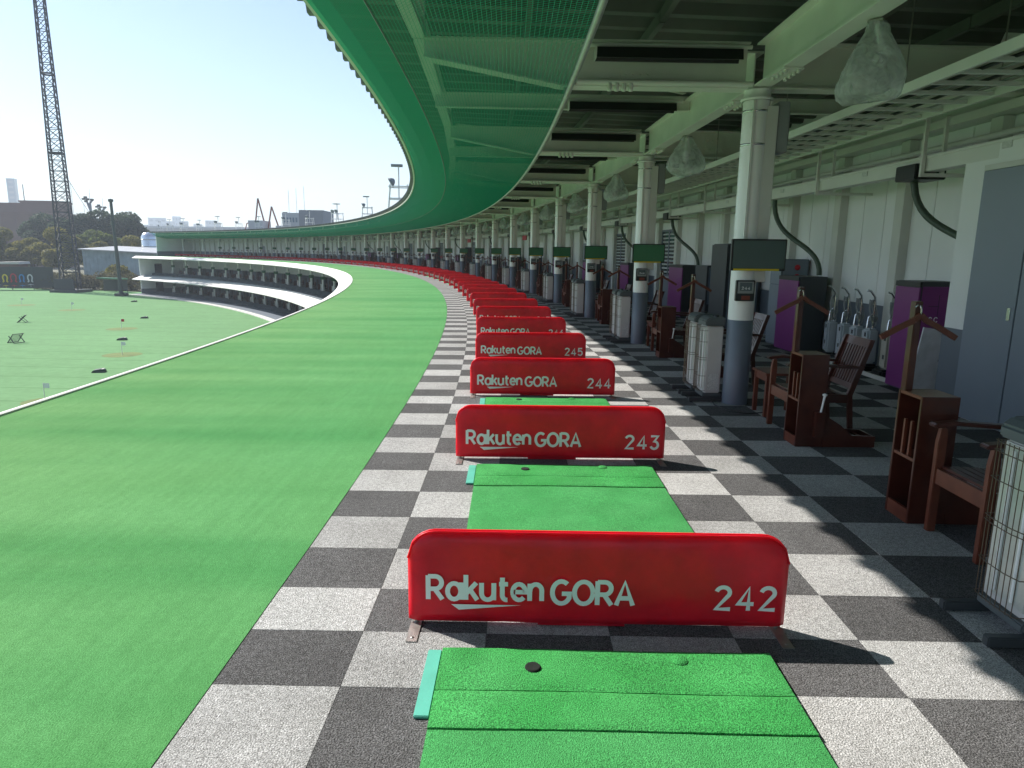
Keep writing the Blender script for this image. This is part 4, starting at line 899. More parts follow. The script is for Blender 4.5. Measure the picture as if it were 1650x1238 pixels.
e = MB(); e.box(0.36, 0.64, -0.52, -0.5125, 0.60, 0.88); e.build('coin_panel', 'black_plastic', vm)
e = MB(); e.box(0.16, 0.58, -0.52, -0.5125, 0.30, 0.47); e.build('outlet', 'panel_grey', vm)
vm2 = empty('drinks_machine', 'dark grey drinks machine standing beside the snack vending machine', 'vending machine'); place(vm2, 163.5, 1.72)
e = MB(); e.box(0, 0.65, -0.42, 0.42, 0.03, 1.42); e.build('cabinet', 'dark_grey', vm2, 0.012); e = MB(); e.box(0.04, 0.6, -0.436, -0.4205, 0.5, 1.38); e.build('front', 'slate', vm2)
for j in range(4): e = MB(); e.box(0.08 + j * 0.13, 0.17 + j * 0.13, -0.44, -0.4365, 0.9, 1.3); e.build('product', ['blue_print', 'board_white', 'teal', 'far_pale'][j], vm2)
# upright vacuum cleaners with coiled cords
def make_vac(body):
    r = empty('vacuum_cleaner', 'x', 'vacuum cleaner', 'upright vacuum cleaners lined up at the wall')
    e = MB(); e.box(-0.08, 0.08, -0.11, 0.11, 0.12, 0.64); b_ = e.build('body', body, r, 0.03)
    e = MB(); e.box(-0.0855, -0.0805, -0.045, 0.0, 0.52, 0.58); e.box(-0.0855, -0.0805, -0.045, 0.0, 0.26, 0.32); e.build('latch', 'black_plastic', b_)
    e = MB(); e.box(-0.15, 0.10, -0.15, 0.15, 0.012, 0.118); e.build('brush_head', 'black_plastic', r, 0.03)
    e = MB(); e.tube([(0.03, 0, 0.62), (0.03, 0, 1.02), (0.02, 0, 1.10), (-0.05, 0, 1.19), (-0.10, 0, 1.20)], 0.016, 8); e.tube([(-0.03, 0.05, 0.62), (-0.02, 0.05, 0.80), (0.03, 0.02, 0.86)], 0.013, 8); e.build('handle', 'chrome', r)
    rn = random.Random(9)
    for q in range(5):
        e = MB(); e.tube([(-0.02 + 0.06 * sin(t / 10 * 2 * pi) * rn.uniform(0.7, 1.1) + 0.03, 0.05 * cos(t / 10 * 2 * pi) + 0.015 * q - 0.03, 0.86 + 0.20 * cos(t / 10 * 2 * pi + q * 0.15)) for t in range(11)], 0.006, 5, caps=False); e.build('cord_loop', 'cord', r)
    for q in range(3): e = MB(); e.tube([(0.02 + 0.055 * cos(t / 8 * 2 * pi), 0.055 * sin(t / 8 * 2 * pi), 0.76 + q * 0.022) for t in range(9)], 0.006, 5, caps=False); e.build('cord_wrap', 'cord', r)
    return r
v0 = freeze(make_vac('vacuum')); v1 = make_vac('vacuum_beige')
for i, (k, lab) in enumerate(((0.655, 'grey upright vacuum cleaner right beside the purple dispenser'), (0.575, 'grey upright vacuum cleaner second from the purple dispenser by the pilaster'), (0.505, 'grey upright vacuum cleaner in the middle of the row of five'), (0.435, 'grey upright vacuum cleaner beside the beige one'))):
    o = v0 if i == 0 else dup(v0); o['label'] = lab; place(o, 163.86, k, 0.0, rz=random.uniform(-0.25, 0.15))
v1['label'] = 'beige upright vacuum cleaner at the closet end of the row'; place(v1, 163.86, 0.335, 0, rz=-0.1)
rl = MB(); rl.arc(163.60, 163.625, 0.24, 0.62, 0.001, 0.05, 2); rl.arc(163.60, 163.625, 0.245, 0.50, 0.05, 0.06, 1); tag(rl.build('wheel_stop', 'kerb'), 'pale low rail on the floor before the vacuum cleaners', 'rail')
wb = MB(); m4 = Matrix.Rotation(radians(8), 4, 'Y'); wb.box(-0.25, 0.16, -0.012, 0.012, 0.0, 0.80, m4); wbo = wb.build('white_board', 'board_white')
tag(wbo, 'scuffed white board leaning against the purple dispenser by the closet', 'board'); place(wbo, 163.60, 0.083, 0.03)
e = MB(); e.lathe([(0.02, 0), (0.018, 0.02), (0, 0.022)], 10); e = e.build('knob', 'black_plastic', wbo); e.location = (0.1, -0.013, 0.42); e.rotation_euler = (radians(90), 0, 0)
for i, k in enumerate((2.28, 3.28, 4.35, 5.4, 6.5, 8.5, 11.5)):
    rb_ = MB(); rb_.box(0.0, 0.04, -0.42, 0.42, 0.96, 1.18); rb_ = rb_.build('notice_board', 'red_paint', None, 0.006); place(rb_, 163.9, k, 0)
    tag(rb_, 'bright red notice board %s' % ('beyond the snack machines at the window' if i == 0 else 'past the second window' if i == 1 else 'far along the back wall'), 'sign', 'red notice boards along the wall')
    e = MB(); e.box(0.005, 0.035, -0.38, -0.35, 0.0, 0.9595); e.box(0.005, 0.035, 0.35, 0.38, 0.0, 0.9595); e.build('leg', 'dark_grey', rb_)
for i, k in enumerate((6.35, 9.3)):
    sg = MB(); sg.box(0, 0.05, -0.45, 0.45, 2.35, 2.62); sg = sg.build('hanging_sign', 'red_paint'); place(sg, 163.2, k); tag(sg, 'red hanging sign over the walkway in the middle of the curve' if i == 0 else 'red hanging sign far along the walkway', 'sign')
    e = MB(); e.tube([(0.025, -0.4, 2.62), (0.025, -0.4, 4.0)], 0.008, 5); e.tube([(0.025, 0.4, 2.62), (0.025, 0.4, 4.0)], 0.008, 5); e.build('hanger', 'steel', sg)
for i, k in enumerate((8.35, 10.35, 13.4, 17.4)):  # tall dark lockers standing out between the bays
    lk = empty('tall_locker', 'tall dark slate locker standing between distant bays', 'locker', 'tall dark lockers'); place(lk, 161.5, k)
    e = MB(); e.box(0, 0.6, -0.3, 0.3, 0.02, 1.95); e.build('body', 'slate', lk, 0.01); e = MB(); e.box(0.02, 0.58, -0.312, -0.3005, 0.06, 1.9); e.build('door', 'dark_grey', lk)

# ---------------------------------------------------------------- lower levels: what shows in the dark bays
def make_lchair():
    e = MB(); e.box(0, 0.5, -0.25, 0.25, 0.36, 0.42); e.box(0.45, 0.52, -0.25, 0.25, 0.42, 0.95)
    for x in (0.02, 0.44):
        for y in (-0.23, 0.19): e.box(x, x + 0.04, y, y + 0.04, 0, 0.36)
    for y in (-0.25, 0.21): e.box(0, 0.5, y, y + 0.04, 0.62, 0.66); e.box(0, 0.04, y, y + 0.04, 0.42, 0.62)
    return e.mesh('dark_chair', 'wood')
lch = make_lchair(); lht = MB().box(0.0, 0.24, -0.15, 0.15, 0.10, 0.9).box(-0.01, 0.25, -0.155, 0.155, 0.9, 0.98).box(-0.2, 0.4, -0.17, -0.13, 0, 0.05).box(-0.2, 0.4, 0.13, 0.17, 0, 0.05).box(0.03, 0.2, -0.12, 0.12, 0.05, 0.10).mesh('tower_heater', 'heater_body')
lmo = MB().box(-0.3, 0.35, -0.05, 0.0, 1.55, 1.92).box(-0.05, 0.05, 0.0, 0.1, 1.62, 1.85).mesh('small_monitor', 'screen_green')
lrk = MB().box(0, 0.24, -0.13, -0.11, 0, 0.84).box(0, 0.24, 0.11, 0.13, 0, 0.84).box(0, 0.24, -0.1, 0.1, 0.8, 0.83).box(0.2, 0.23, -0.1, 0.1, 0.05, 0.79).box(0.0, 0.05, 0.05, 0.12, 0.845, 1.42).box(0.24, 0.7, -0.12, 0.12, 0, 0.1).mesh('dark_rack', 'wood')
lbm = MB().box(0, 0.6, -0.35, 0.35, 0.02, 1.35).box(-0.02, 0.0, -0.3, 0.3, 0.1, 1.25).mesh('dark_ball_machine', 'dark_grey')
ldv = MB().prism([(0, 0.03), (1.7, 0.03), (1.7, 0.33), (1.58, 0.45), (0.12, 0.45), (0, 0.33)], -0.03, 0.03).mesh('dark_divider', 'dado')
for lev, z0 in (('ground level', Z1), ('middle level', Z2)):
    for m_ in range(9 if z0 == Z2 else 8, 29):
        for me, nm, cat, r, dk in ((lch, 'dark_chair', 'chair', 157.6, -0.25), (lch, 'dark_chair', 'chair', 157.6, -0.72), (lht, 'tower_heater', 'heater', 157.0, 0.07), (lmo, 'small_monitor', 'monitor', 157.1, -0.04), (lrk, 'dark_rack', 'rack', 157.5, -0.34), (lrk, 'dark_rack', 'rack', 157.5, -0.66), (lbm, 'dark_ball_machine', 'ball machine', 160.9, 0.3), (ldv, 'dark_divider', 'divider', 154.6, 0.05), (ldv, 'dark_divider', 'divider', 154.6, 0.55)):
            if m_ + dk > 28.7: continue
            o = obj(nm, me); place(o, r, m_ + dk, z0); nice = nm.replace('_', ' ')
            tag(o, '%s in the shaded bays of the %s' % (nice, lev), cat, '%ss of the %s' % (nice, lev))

# floodlight stands on the roof
def make_flood():
    r = empty('roof_floodlight', 'x', 'floodlight', 'floodlight stands along the roof edge')
    e = MB()
    for x in (-0.5, 0.5):
        for y in (-0.4, 0.4): e.bar((x, y, 0), (x * 0.8, y, 1.1), 0.05)
    for z in (0.45, 1.0): e.bar((-0.48, -0.4, z), (0.48, -0.4, z), 0.05); e.bar((-0.48, 0.4, z), (0.48, 0.4, z), 0.05); e.bar((-0.45, -0.4, z), (-0.45, 0.4, z), 0.05); e.bar((0.45, -0.4, z), (0.45, 0.4, z), 0.05)
    e.bar((0, 0, 0.4), (0, 0, 2.0), 0.06); e.build('frame', 'white_paint', r)
    for y, z in ((-0.3, 1.25), (0.3, 1.25)):
        e = MB(); e.lathe([(0.05, -0.12), (0.12, -0.05), (0.24, 0.12), (0.22, 0.12), (0.0, 0.02)], 12); o = e.build('lamp', 'far_grey', r); o.location = (-0.3, y, z); o.rotation_euler = (0, radians(-120), 0)
    e = MB(); e.box(-0.35, 0.2, -0.3, 0.3, 1.95, 2.02); e.build('top_tray', 'far_grey', r)
    return r
fl = freeze(make_flood())
for i, k in enumerate((8.3, 11.9, 14.6, 17.0, 19.0, 21.2, 22.8, 24.4, 25.8, 27.0, 28.0, 28.7)):
    o = fl if i == 0 else dup(fl); place(o, 157.3 if i else 156.9, k, 4.55, rz=random.uniform(-0.5, 0.5)); sc = random.uniform(0.85, 1.2) * (1.25 if i == 0 else 1); o.scale = (sc, sc, sc)
    o['label'] = 'floodlight stand on the roof where the canopy turns away' if i == 0 else 'small floodlight stand on the distant roof'

# ---------------------------------------------------------------- the range: targets, pole, tower, fence
for i, (x, y, r, lab) in enumerate(((-42.8, 74.4, 2.6, 'with a red flag'), (-32.5, 56.2, 2.5, 'with a thin white flag'), (-27.0, 38.5, 2.0, 'half hidden by the deck edge'), (-74, 103, 3.0, 'farthest out on the range'), (-62, 96, 2.8, 'between two dark target boxes'))):
    t = empty('target_green', 'round olive target green ' + lab, 'target', 'target greens on the range'); t.location = (x, y, ZF); r *= 0.6
    e = MB(); n = 28; e.add([(r * cos(2 * pi * j / n) * (1 + 0.03 * sin(3 * j)), r * sin(2 * pi * j / n), 0.006) for j in range(n)], [tuple(range(n))]); e.build('green_disc', 'olive', t)
    e = MB(); e.tube([(0, 0, 0.0), (0, 0, 1.1)], 0.02, 6); e.build('flagstick', 'white_paint', t)
    e = MB(); e.box(0.02, 0.35, -0.005, 0.005, 0.8, 1.08); e.build('flag', 'red_paint' if i == 0 else 'white_paint', t)
def make_cart_net():
    r = empty('target_net', 'x', 'target', 'folding target nets')
    e = MB()
    for y in (-0.8, 0.8): e.bar((-0.7, y, 0.0), (0.6, y, 1.5), 0.09); e.bar((0.7, y, 0.0), (-0.3, y, 1.2), 0.09)
    e.bar((0.6, -0.8, 1.5), (0.6, 0.8, 1.5), 0.09); e.bar((-0.7, -0.8, 0.05), (-0.7, 0.8, 0.05), 0.09); e.bar((0.7, -0.8, 0.05), (0.7, 0.8, 0.05), 0.09); e.build('frame', 'tower', r)
    e = MB()
    for i in range(9): y = -0.8 + i * 0.2; e.bar((-0.7, y, 0.06), (0.58, y, 1.46), 0.03)
    for i in range(7): t = i / 6; e.bar((-0.7 + 1.28 * t, -0.8, 0.06 + 1.4 * t), (-0.7 + 1.28 * t, 0.8, 0.06 + 1.4 * t), 0.03)
    e.build('netting', 'pole_dark', r); return r
cn = freeze(make_cart_net()); cn.location = (-57.5, 79.8, ZF); cn.rotation_euler.z = 0.4; cn.scale = (0.62, 0.62, 0.55); cn['label'] = 'dark folding target net farther out on the range'
o = dup(cn, 'dark folding target net closer to the deck'); o.location = (-46, 62.7, ZF); o.rotation_euler.z = -0.3
for i, (x, y, lab) in enumerate(((-29.6, 48.1, 'closest to the deck edge'), (-37.7, 65.4, 'in line with the flagged greens'), (-46.5, 86, 'beyond the red flag'), (-62, 112, 'far out on the range'))):
    e = MB(); e.prism([(-0.75, 0.0), (0.75, 0.0), (0.7, 0.28), (0.3, 0.42), (-0.5, 0.30), (-0.75, 0.12)], -0.45, 0.45); o = e.build('distance_marker', 'pole_dark', None, 0.03); o.location = (x, y, ZF); o.rotation_euler.z = 0.3; o.scale = (0.58, 0.58, 0.6)
    tag(o, 'low dark distance marker with pale top ' + lab, 'marker', 'distance markers')
    e = MB(); e.box(-0.45, 0.62, -0.40, 0.40, 0.34, 0.355, Matrix.Rotation(radians(-7), 4, 'Y')); e.build('top_plate', 'kerb', o)
# lattice tower carrying the outfield net
tw = empty('lattice_tower', 'very tall dark lattice steel tower at the field edge', 'tower'); tw.location = (-86.5, 134.5, ZF)
HT = 82.0
def leg(i, z):
    wv = 1.62 - (1.62 - 0.40) * z / HT; a = pi / 4 + i * pi / 2 + 0.35; return Vector((wv * 1.25 * cos(a), wv * 1.25 * sin(a), z))
for i in range(4): e = MB(); e.bar(leg(i, 0), leg(i, HT), 0.19); e.build('leg', 'tower', tw)
e = MB(); z = 0.0
lv = [0.0]
while lv[-1] < HT - 2: lv.append(lv[-1] + 1.9)
for q in range(len(lv) - 1):
    for i in range(4):
        j = (i + 1) % 4; e.bar(leg(i, lv[q]), leg(j, lv[q + 1]), 0.09); e.bar(leg(j, lv[q]), leg(i, lv[q + 1]), 0.09); e.bar(leg(i, lv[q + 1]), leg(j, lv[q + 1]), 0.12)
stuff(e.build('lattice_bracing', 'tower', tw))
e = MB(); e.box(-2.6, 2.6, -2.6, 2.6, 0.0, 0.5); e.build('footing', 'pole_dark', tw)
e = MB(); e.box(-1.9, 1.9, -2.2, -1.9, 0.5, 2.6); e.build('base_screen', 'tower', tw)
for z in (26.0, 40.0, 56.0): e = MB(); e.tube([leg(0, z) * 1.0 + Vector((0, 0, 0))] + [leg(i % 4, z) * 1.0 for i in range(1, 5)], 0.16, 5); e.build('ring', 'tower', tw)
# net hanging from the tower to the far poles
nm = bpy.data.materials.new('far_net'); nm.use_nodes = True; q_ = nm.node_tree; q_.nodes.clear()
o_ = q_.nodes.new('ShaderNodeOutputMaterial'); mx = q_.nodes.new('ShaderNodeMixShader'); tr_ = q_.nodes.new('ShaderNodeBsdfTransparent'); df = q_.nodes.new('ShaderNodeBsdfDiffuse'); df.inputs[0].default_value = (0.10, 0.12, 0.12, 1)
mx.inputs[0].default_value = 0.10; q_.links.new(tr_.outputs[0], mx.inputs[1]); q_.links.new(df.outputs[0], mx.inputs[2]); q_.links.new(mx.outputs[0], o_.inputs[0]); MATS['far_net'] = nm
nn = MB(); A_ = Vector((-88.0, 137, 0)); B_ = Vector((-132, 232, 0)); vs = []; n_ = 24
for i in range(n_ + 1):
    t = i / n_; p = A_.lerp(B_, t); top = 14.5 * (1 - t) ** 1.6 + 3.0; vs += [(p.x, p.y, ZF), (p.x, p.y, top)]
nn.add(vs, [(2 * i, 2 * i + 2, 2 * i + 3, 2 * i + 1) for i in range(n_)]); nn = nn.build('outfield_net', 'far_net'); tag(nn, 'thin translucent grey net falling away behind the tower', 'net')
e = MB(); e.tube([Vector(v) for v in vs[1::2]], 0.05, 4)
for i in range(3, n_, 4): e.tube([vs[2 * i], vs[2 * i + 1]], 0.03, 4)
e.build('edge_cable', 'pole_dark', nn)
pl = empty('net_pole', 'slender dark green pole standing at the field edge beside the shed', 'pole'); pl.location = (-71.6, 125.4, ZF)
e = MB(); e.tube([(0, 0, 0), (-0.3, 0, 16.6)], [0.36, 0.24], 10); e.build('shaft', 'pole_dark', pl)
e = MB(); e.lathe([(0.24, 0), (0.42, 0.1), (0.42, 0.5), (0.0, 0.6)], 10, (-0.3, 0, 16.6)); e.build('cap', 'pole_dark', pl); e = MB(); e.box(-0.9, 0.9, -0.9, 0.9, 0, 0.5); e.build('footing', 'pole_dark', pl, 0.1)
# field edge fence with painted banner, shelter, scrub
fn = empty('screen_fence', 'dark mesh fence along the far field edge', 'fence'); fa, fb = Vector((-137, 128, ZF)), Vector((-94.0, 141, ZF)); d = (fb - fa); rz = math.atan2(d.y, d.x); fn.location = fa; fn.rotation_euler.z = rz; Lf = d.length
for i in range(12):
    x0 = i * Lf / 12; e = MB(); e.box(x0 + 0.06, x0 + Lf / 12 - 0.06, -0.02, 0.02, 0.4, 4.6); e.build('mesh_panel', 'fence_mesh', fn); e = MB(); e.box(x0 - 0.055, x0 + 0.055, -0.07, 0.07, 0, 4.8); e.build('post', 'pole_dark', fn)
bn = empty('painted_banner', 'row of five coloured horseshoe shaped emblems with small wings on the fence', 'banner'); bn.location = fb - d.normalized() * 7.0 + Vector((0.1, -0.35, 0)) ; bn.rotation_euler.z = rz; bn.scale = (0.74, 1, 0.78)
for i, (c, sc) in enumerate((('board_white', 1), ('yellow', 1), ('red_paint', 1.25), ('blue_print', 1), ('board_white', 1))):
    x = -3.9 + i * 1.95; e = MB(); ribbon(e, [(x - 0.62 * sc, 2.0), (x - 0.35 * sc, 2.25)] + arcp(x, 3.15, 0.52 * sc, 0.75 * sc, 205, -25, 12) + [(x + 0.35 * sc, 2.25), (x + 0.62 * sc, 2.0)], 0.16, -0.02); e.build('emblem', c, bn)
    e = MB(); zz = 1.25 - (0.25 if i in (1, 2, 3) else 0); e.add([(x - 0.9, -0.03, zz), (x, -0.03, zz + 0.28), (x + 0.9, -0.03, zz), (x, -0.03, zz + 0.08)], [(0, 3, 2, 1)]); e.box(x - 0.04, x + 0.04, -0.028, -0.02, zz - 0.5, zz + 0.07); e.build('wing', c, bn)
sht = empty('field_shelter', 'small green roofed open shelter at the field edge', 'shelter'); sht.location = (-79.5, 136.5, ZF); sht.rotation_euler.z = -0.35
e = MB(); e.box(-3.3, 3.3, -0.8, 0.8, 2.5, 2.75); e.build('roof', 'screen_green', sht, 0.03)
for x in (-3.1, 0, 3.1): e = MB(); e.box(x - 0.05, x + 0.05, 0.6, 0.7, 0, 2.5); e.build('post', 'pole_dark', sht)
e = MB(); e.box(-3.1, 3.1, 0.62, 0.66, 0.3, 2.3); e.build('back_screen', 'fence_mesh', sht)

# foliage
def leaf_cloud(name, m, blobs, n, size, seed):
    rn = random.Random(seed); vs = []; fs = []
    tot = sum(b[3] ** 2 for b in blobs)
    for (bx, by, bz, br, fl_) in blobs:
        for _ in range(int(n * br ** 2 / tot)):
            d = Vector((rn.gauss(0, 1), rn.gauss(0, 1), rn.gauss(0, 1))).normalized(); rr = br * (0.62 + 0.42 * rn.random() ** 0.6)
            c = Vector((bx + d.x * rr, by + d.y * rr, bz + d.z * rr * fl_)); u = Vector((rn.gauss(0, 1), rn.gauss(0, 1), rn.gauss(0, 1))); v = u.cross(d + Vector((rn.gauss(0, .6), rn.gauss(0, .6), rn.gauss(0, .6))))
            if v.length < 1e-3 or u.length < 1e-3: continue
            u = u.normalized() * size * rn.uniform(0.5, 1.2); v = v.normalized() * size * rn.uniform(0.4, 0.9); b = len(vs)
            vs += [c - u - v, c + u - v * 0.6, c + u * 0.8 + v, c - u * 0.7 + v]; fs.append((b, b + 1, b + 2, b + 3))
    me = bpy.data.meshes.new(name); me.from_pydata([tuple(v) for v in vs], [], fs); me.materials.append(MATS[m]); me.update(); return me
def tree_meshes(seed, m, h, spread, n=11000):
    rn = random.Random(seed); bl = []; limbs = MB(); limbs.tube([(0, 0, 0), (0.1, 0, h * 0.3), (0.0, 0.1, h * 0.7)], [0.34, 0.26, 0.10], 8)
    for i in range(15):
        a = rn.uniform(0, 6.28); q = rn.uniform(0.15, 1.0) ** 0.7 * spread; z = h * rn.uniform(0.38, 0.86) - q * 0.18; br = rn.uniform(0.16, 0.27) * h * 0.62
        bl.append((q * cos(a), q * sin(a), z, br, 0.72)); limbs.tube([(0, 0, h * 0.28), (q * cos(a) * 0.5, q * sin(a) * 0.5, z * 0.72), (q * cos(a) * 0.9, q * sin(a) * 0.9, z)], [0.14, 0.09, 0.04], 5)
    bl.append((0, 0, h * 0.84, h * 0.17, 0.8))
    return leaf_cloud('crown', m, bl, n, 0.25, seed + 50), limbs.mesh('trunk', 'bark')
TV = [tree_meshes(11, 'leaf_a', 15, 4.8), tree_meshes(12, 'leaf_b', 14, 5.2), tree_meshes(13, 'leaf_c', 15, 3.6), tree_meshes(14, 'leaf_b', 12, 4.6)]
trees = [(-143, 176, 1.08, 0, 'tall rounded evergreen tree behind the banner fence'), (-131, 178, 0.98, 1, 'yellow green tree between the fence and the tower'), (-122, 176, 0.92, 3, 'yellowish tree left behind the lattice tower'), (-113, 172, 0.98, 1, 'bushy tree directly behind the lattice tower'), (-112, 186, 0.9, 0, 'dark green tree right behind the tower'),
         (-152, 184, 1.05, 0, 'evergreen tree at the outer end of the tree row'), (-106, 178, 0.86, 3, 'brownish green tree left of the blue shed'), (-100, 182, 0.86, 1, 'brownish green tree over the blue shed roof'), (-93, 184, 0.82, 3, 'low yellowish tree over the middle of the shed'), (-88, 188, 0.80, 0, 'rounded tree beside the far end of the range building'),
         (-122, 206, 1.32, 2, 'dark tall pine like tree under the floodlight masts'), (-115, 208, 1.30, 2, 'dark dense tree next to the floodlight masts'), (-140, 208, 1.25, 2, 'thin dark tree before the brown building'), (-160, 205, 1.2, 2, 'dark tree before the tall brown block'), (-129, 205, 1.15, 2, 'dark tree between the brown building and the net')]
for i, (x, y, sc, v, lab) in enumerate(trees):
    t = empty('tree', lab, 'tree', 'trees beyond the range'); t.location = (x, y, ZF); t.rotation_euler.z = i * 1.7; t.scale = (sc * 1.1, sc * 1.1, sc)
    c = obj('crown', TV[v][0], t); obj('trunk', TV[v][1], t)
rn = random.Random(21); bl = []
for i in range(46): x = -99 + i * 0.66 + rn.uniform(-.5, .5); bl.append((x, 143.5 + (x + 99) * -0.10 + rn.uniform(-1.5, 1.5), ZF + rn.uniform(0.6, 2.2), rn.uniform(1.1, 2.0), 0.9))
sc_ = obj('scrub', leaf_cloud('scrub', 'scrub', bl, 15000, 0.17, 4)); stuff(sc_); tag(sc_, 'tangled brown green scrub growing along the field edge', 'scrub')
rn = random.Random(22); bl = [(-150 + i * 1.6 + rn.uniform(-.5, .5), 152 + rn.uniform(-2, 2) , ZF + rn.uniform(0.5, 1.8), rn.uniform(1.0, 1.9), 0.8) for i in range(34)]
sc2 = obj('brush_heap', leaf_cloud('brush_heap', 'scrub', bl, 9000, 0.2, 5)); stuff(sc2); tag(sc2, 'grey brown heaps of brush behind the banner fence', 'brush')
bs = empty('rounded_bush', 'rounded yellow green bush in front of the blue shed', 'bush'); bs.location = (-86, 150, ZF); obj('foliage', leaf_cloud('foliage', 'leaf_b', [(0, 0, 3.2, 2.3, 0.8), (1.2, 0.5, 2.4, 1.8, 0.8), (-1.6, 0, 2.0, 1.9, 0.8)], 2600, 0.25, 8), bs)
# shed
sd_ = empty('corrugated_shed', 'long pale blue corrugated metal shed beside the range building', 'shed'); sd_.location = (-99.5, 160.0, ZF); sd_.rotation_euler.z = -0.16
e = MB(); Ls = 28.0
e.add([(0, 0, 0), (Ls, 0, 0), (Ls, 12, 0), (0, 12, 0), (0, 0, 8.0), (Ls, 0, 7.0), (Ls, 12, 7.6), (0, 12, 8.6)], [(0, 1, 5, 4), (1, 2, 6, 5), (2, 3, 7, 6), (3, 0, 4, 7)]); e.build('wall', 'shed_blue', sd_)
e = MB(); e.add([(-0.6, -0.8, 8.0), (Ls + 0.6, -0.8, 7.0), (Ls + 0.6, 12.6, 7.75), (-0.6, 12.6, 8.75), (-0.6, -0.8, 8.25), (Ls + 0.6, -0.8, 7.25), (Ls + 0.6, 12.6, 8.0), (-0.6, 12.6, 9.0)], [(3, 2, 1, 0), (4, 5, 6, 7), (0, 1, 5, 4), (1, 2, 6, 5), (2, 3, 7, 6), (3, 0, 4, 7)]); e.build('roof', 'shed_roof', sd_)
for i in range(26): x = 0.5 + i * 1.06; e = MB(); e.box(x, x + 0.14, -0.07, -0.003, 0.1, 7.85 - x * 1.0 / Ls); e.build('wall_rib', 'shed_blue', sd_)
# silver tank that flashes in the sun
tk = empty('silver_tank', 'shining silver cylindrical tank between the shed and the range building', 'tank'); tk.location = (-92.0, 176, ZF)
e = MB(); e.lathe([(2.0, 0), (2.0, 11.2), (1.5, 12.2), (0, 12.5)], 28); e.build('shell', 'mirror_tank', tk)
for i in range(6): e = MB(); e.lathe([(2.0, 2 + i * 1.7), (2.07, 2.05 + i * 1.7), (2.07, 2.2 + i * 1.7), (2.0, 2.25 + i * 1.7)], 28); e.build('hoop', 'galv', tk)
# floodlight masts
def make_mast():
    r = empty('floodlight_mast', 'x', 'floodlight', 'floodlight masts above the trees')
    e = MB(); e.tube([(0, 0, 0), (0, 0, 24)], [0.55, 0.42], 8); e.tube([(0, 0, 21), (-1.0, 0, 24.4)], 0.35, 6); e.tube([(0, 0, 24), (0.9, 0, 25)], 0.35, 6); e.tube([(0, 0, 24), (0.2, 0, 29)], 0.06, 5); e.build('mast', 'far_grey', r)
    for x, z in ((-1.3, 24.6), (-0.7, 25.3), (-2.1, 25.4), (0.9, 25.2), (-1.4, 26.0)): e = MB(); e.box(x - 0.55, x + 0.45, -0.4, 0.4, z - 0.35, z + 0.35); e.build('lamp', 'pole_dark', r, 0.08)
    return r
ms = freeze(make_mast()); ms.location = (-152, 252, ZF); ms['label'] = 'dark floodlight mast, the taller of two above the trees'
o = dup(ms, 'dark floodlight mast, the lower of two above the trees'); o.location = (-157, 268, ZF); o.scale = (1, 1, 0.93)
# brown buildings, tower block, skyline
def block(name, lab, cat, x, y, wx, wy, h, m, rz=0.0, win=None, group=None, wm='far_glass'):
    r = empty(name, lab, cat, group); r.location = (x, y, ZF); r.rotation_euler.z = rz
    e = MB(); e.box(-wx / 2, wx / 2, -wy / 2, wy / 2, 0, h); w_ = e.build('wall', m, r)
    e = MB(); e.box(-wx / 2 - 0.3, wx / 2 + 0.3, -wy / 2 - 0.3, wy / 2 + 0.3, h, h + max(0.6, h * 0.012)); e.build('parapet', m, r)
    if win:
        nx, nz = win
        for i in range(nx):
            for j in range(nz):
                x0 = -wx / 2 + wx * (i + 0.22) / nx; x1 = -wx / 2 + wx * (i + 0.78) / nx; z0 = h * (j + 0.3) / nz; z1 = h * (j + 0.72) / nz
                e = MB(); e.box(x0, x1, -wy / 2 - 0.12, -wy / 2 - 0.01, z0, z1); e.build('window', wm, r)
    return r
block('brown_building', 'broad low brown building behind the trees, cut by the picture edge', 'building', -207, 283, 46, 20, 21.0, 'brick_brown', 0.08, (9, 3), wm='brick_brown')
block('brown_building', 'brown block rising at the picture edge behind the broad one', 'building', -212, 296, 14, 12, 25.5, 'brick_brown', 0.08)
bb = block('brown_building', 'brown block with flat top right behind the lattice tower', 'building', -193, 290, 12.5, 14, 26.0, 'brick_brown', 0.08)
block('brown_annex', 'narrow brown annex with pale pipe left of the flat topped block', 'building', -201.5, 290, 1.8, 8, 25, 'brick_brown', 0.08)
e = MB(); e.tube([(-5.5, -5, 24), (-5.5, -5, 33)], 0.18, 5); e.build('antenna', 'far_grey', bb)
block('skyscraper', 'slender blue glass skyscraper rising behind the brown building', 'skyscraper', -711, 1000, 10, 10, 100, 'far_glass', 0.3, (1, 14), wm='far_grey')
sky_ = [(205, 372, 30, 'a pair with stepped tops beside the net'), (178, 360, 14, 'the taller one of the two beside the net'), (190, 356, 13, 'behind the net pole'), (232, 372, 22, 'low and broad above the bridge'), (250, 366, 20, 'above the end of the range building'), (276, 356, 25, 'a wide slab over the range roof'), (295, 361, 13, 'a narrow slab next to the wide one'), (306, 354, 12, 'the tallest over the range roof'), (317, 361, 12, 'a small one right of the tallest'), (357, 360, 13, 'pale and square'), (366, 363, 14, 'pale and lower, next to the square one'), (338, 365, 12, 'low between the slabs')]
for i, (px, py, wpx, lab) in enumerate(sky_):
    Dk = 1450 + 70 * (i % 4); u = (px - 825) / F_PX; yh = 619 - F_PX * math.tan(TH) + ROLL * (px - 825)
    h = (yh - py) / F_PX * Dk * 1.03 + 1.7 - ZF; x, y = u * Dk * 1.02, Dk
    block('skyline_building', 'hazy distant building, ' + lab, 'building', x, y, wpx / F_PX * Dk, 40, h, 'far_pale' if i % 2 else 'far_glass', -u * 0.9, (3, 7), 'hazy buildings on the skyline', wm='far_grey')
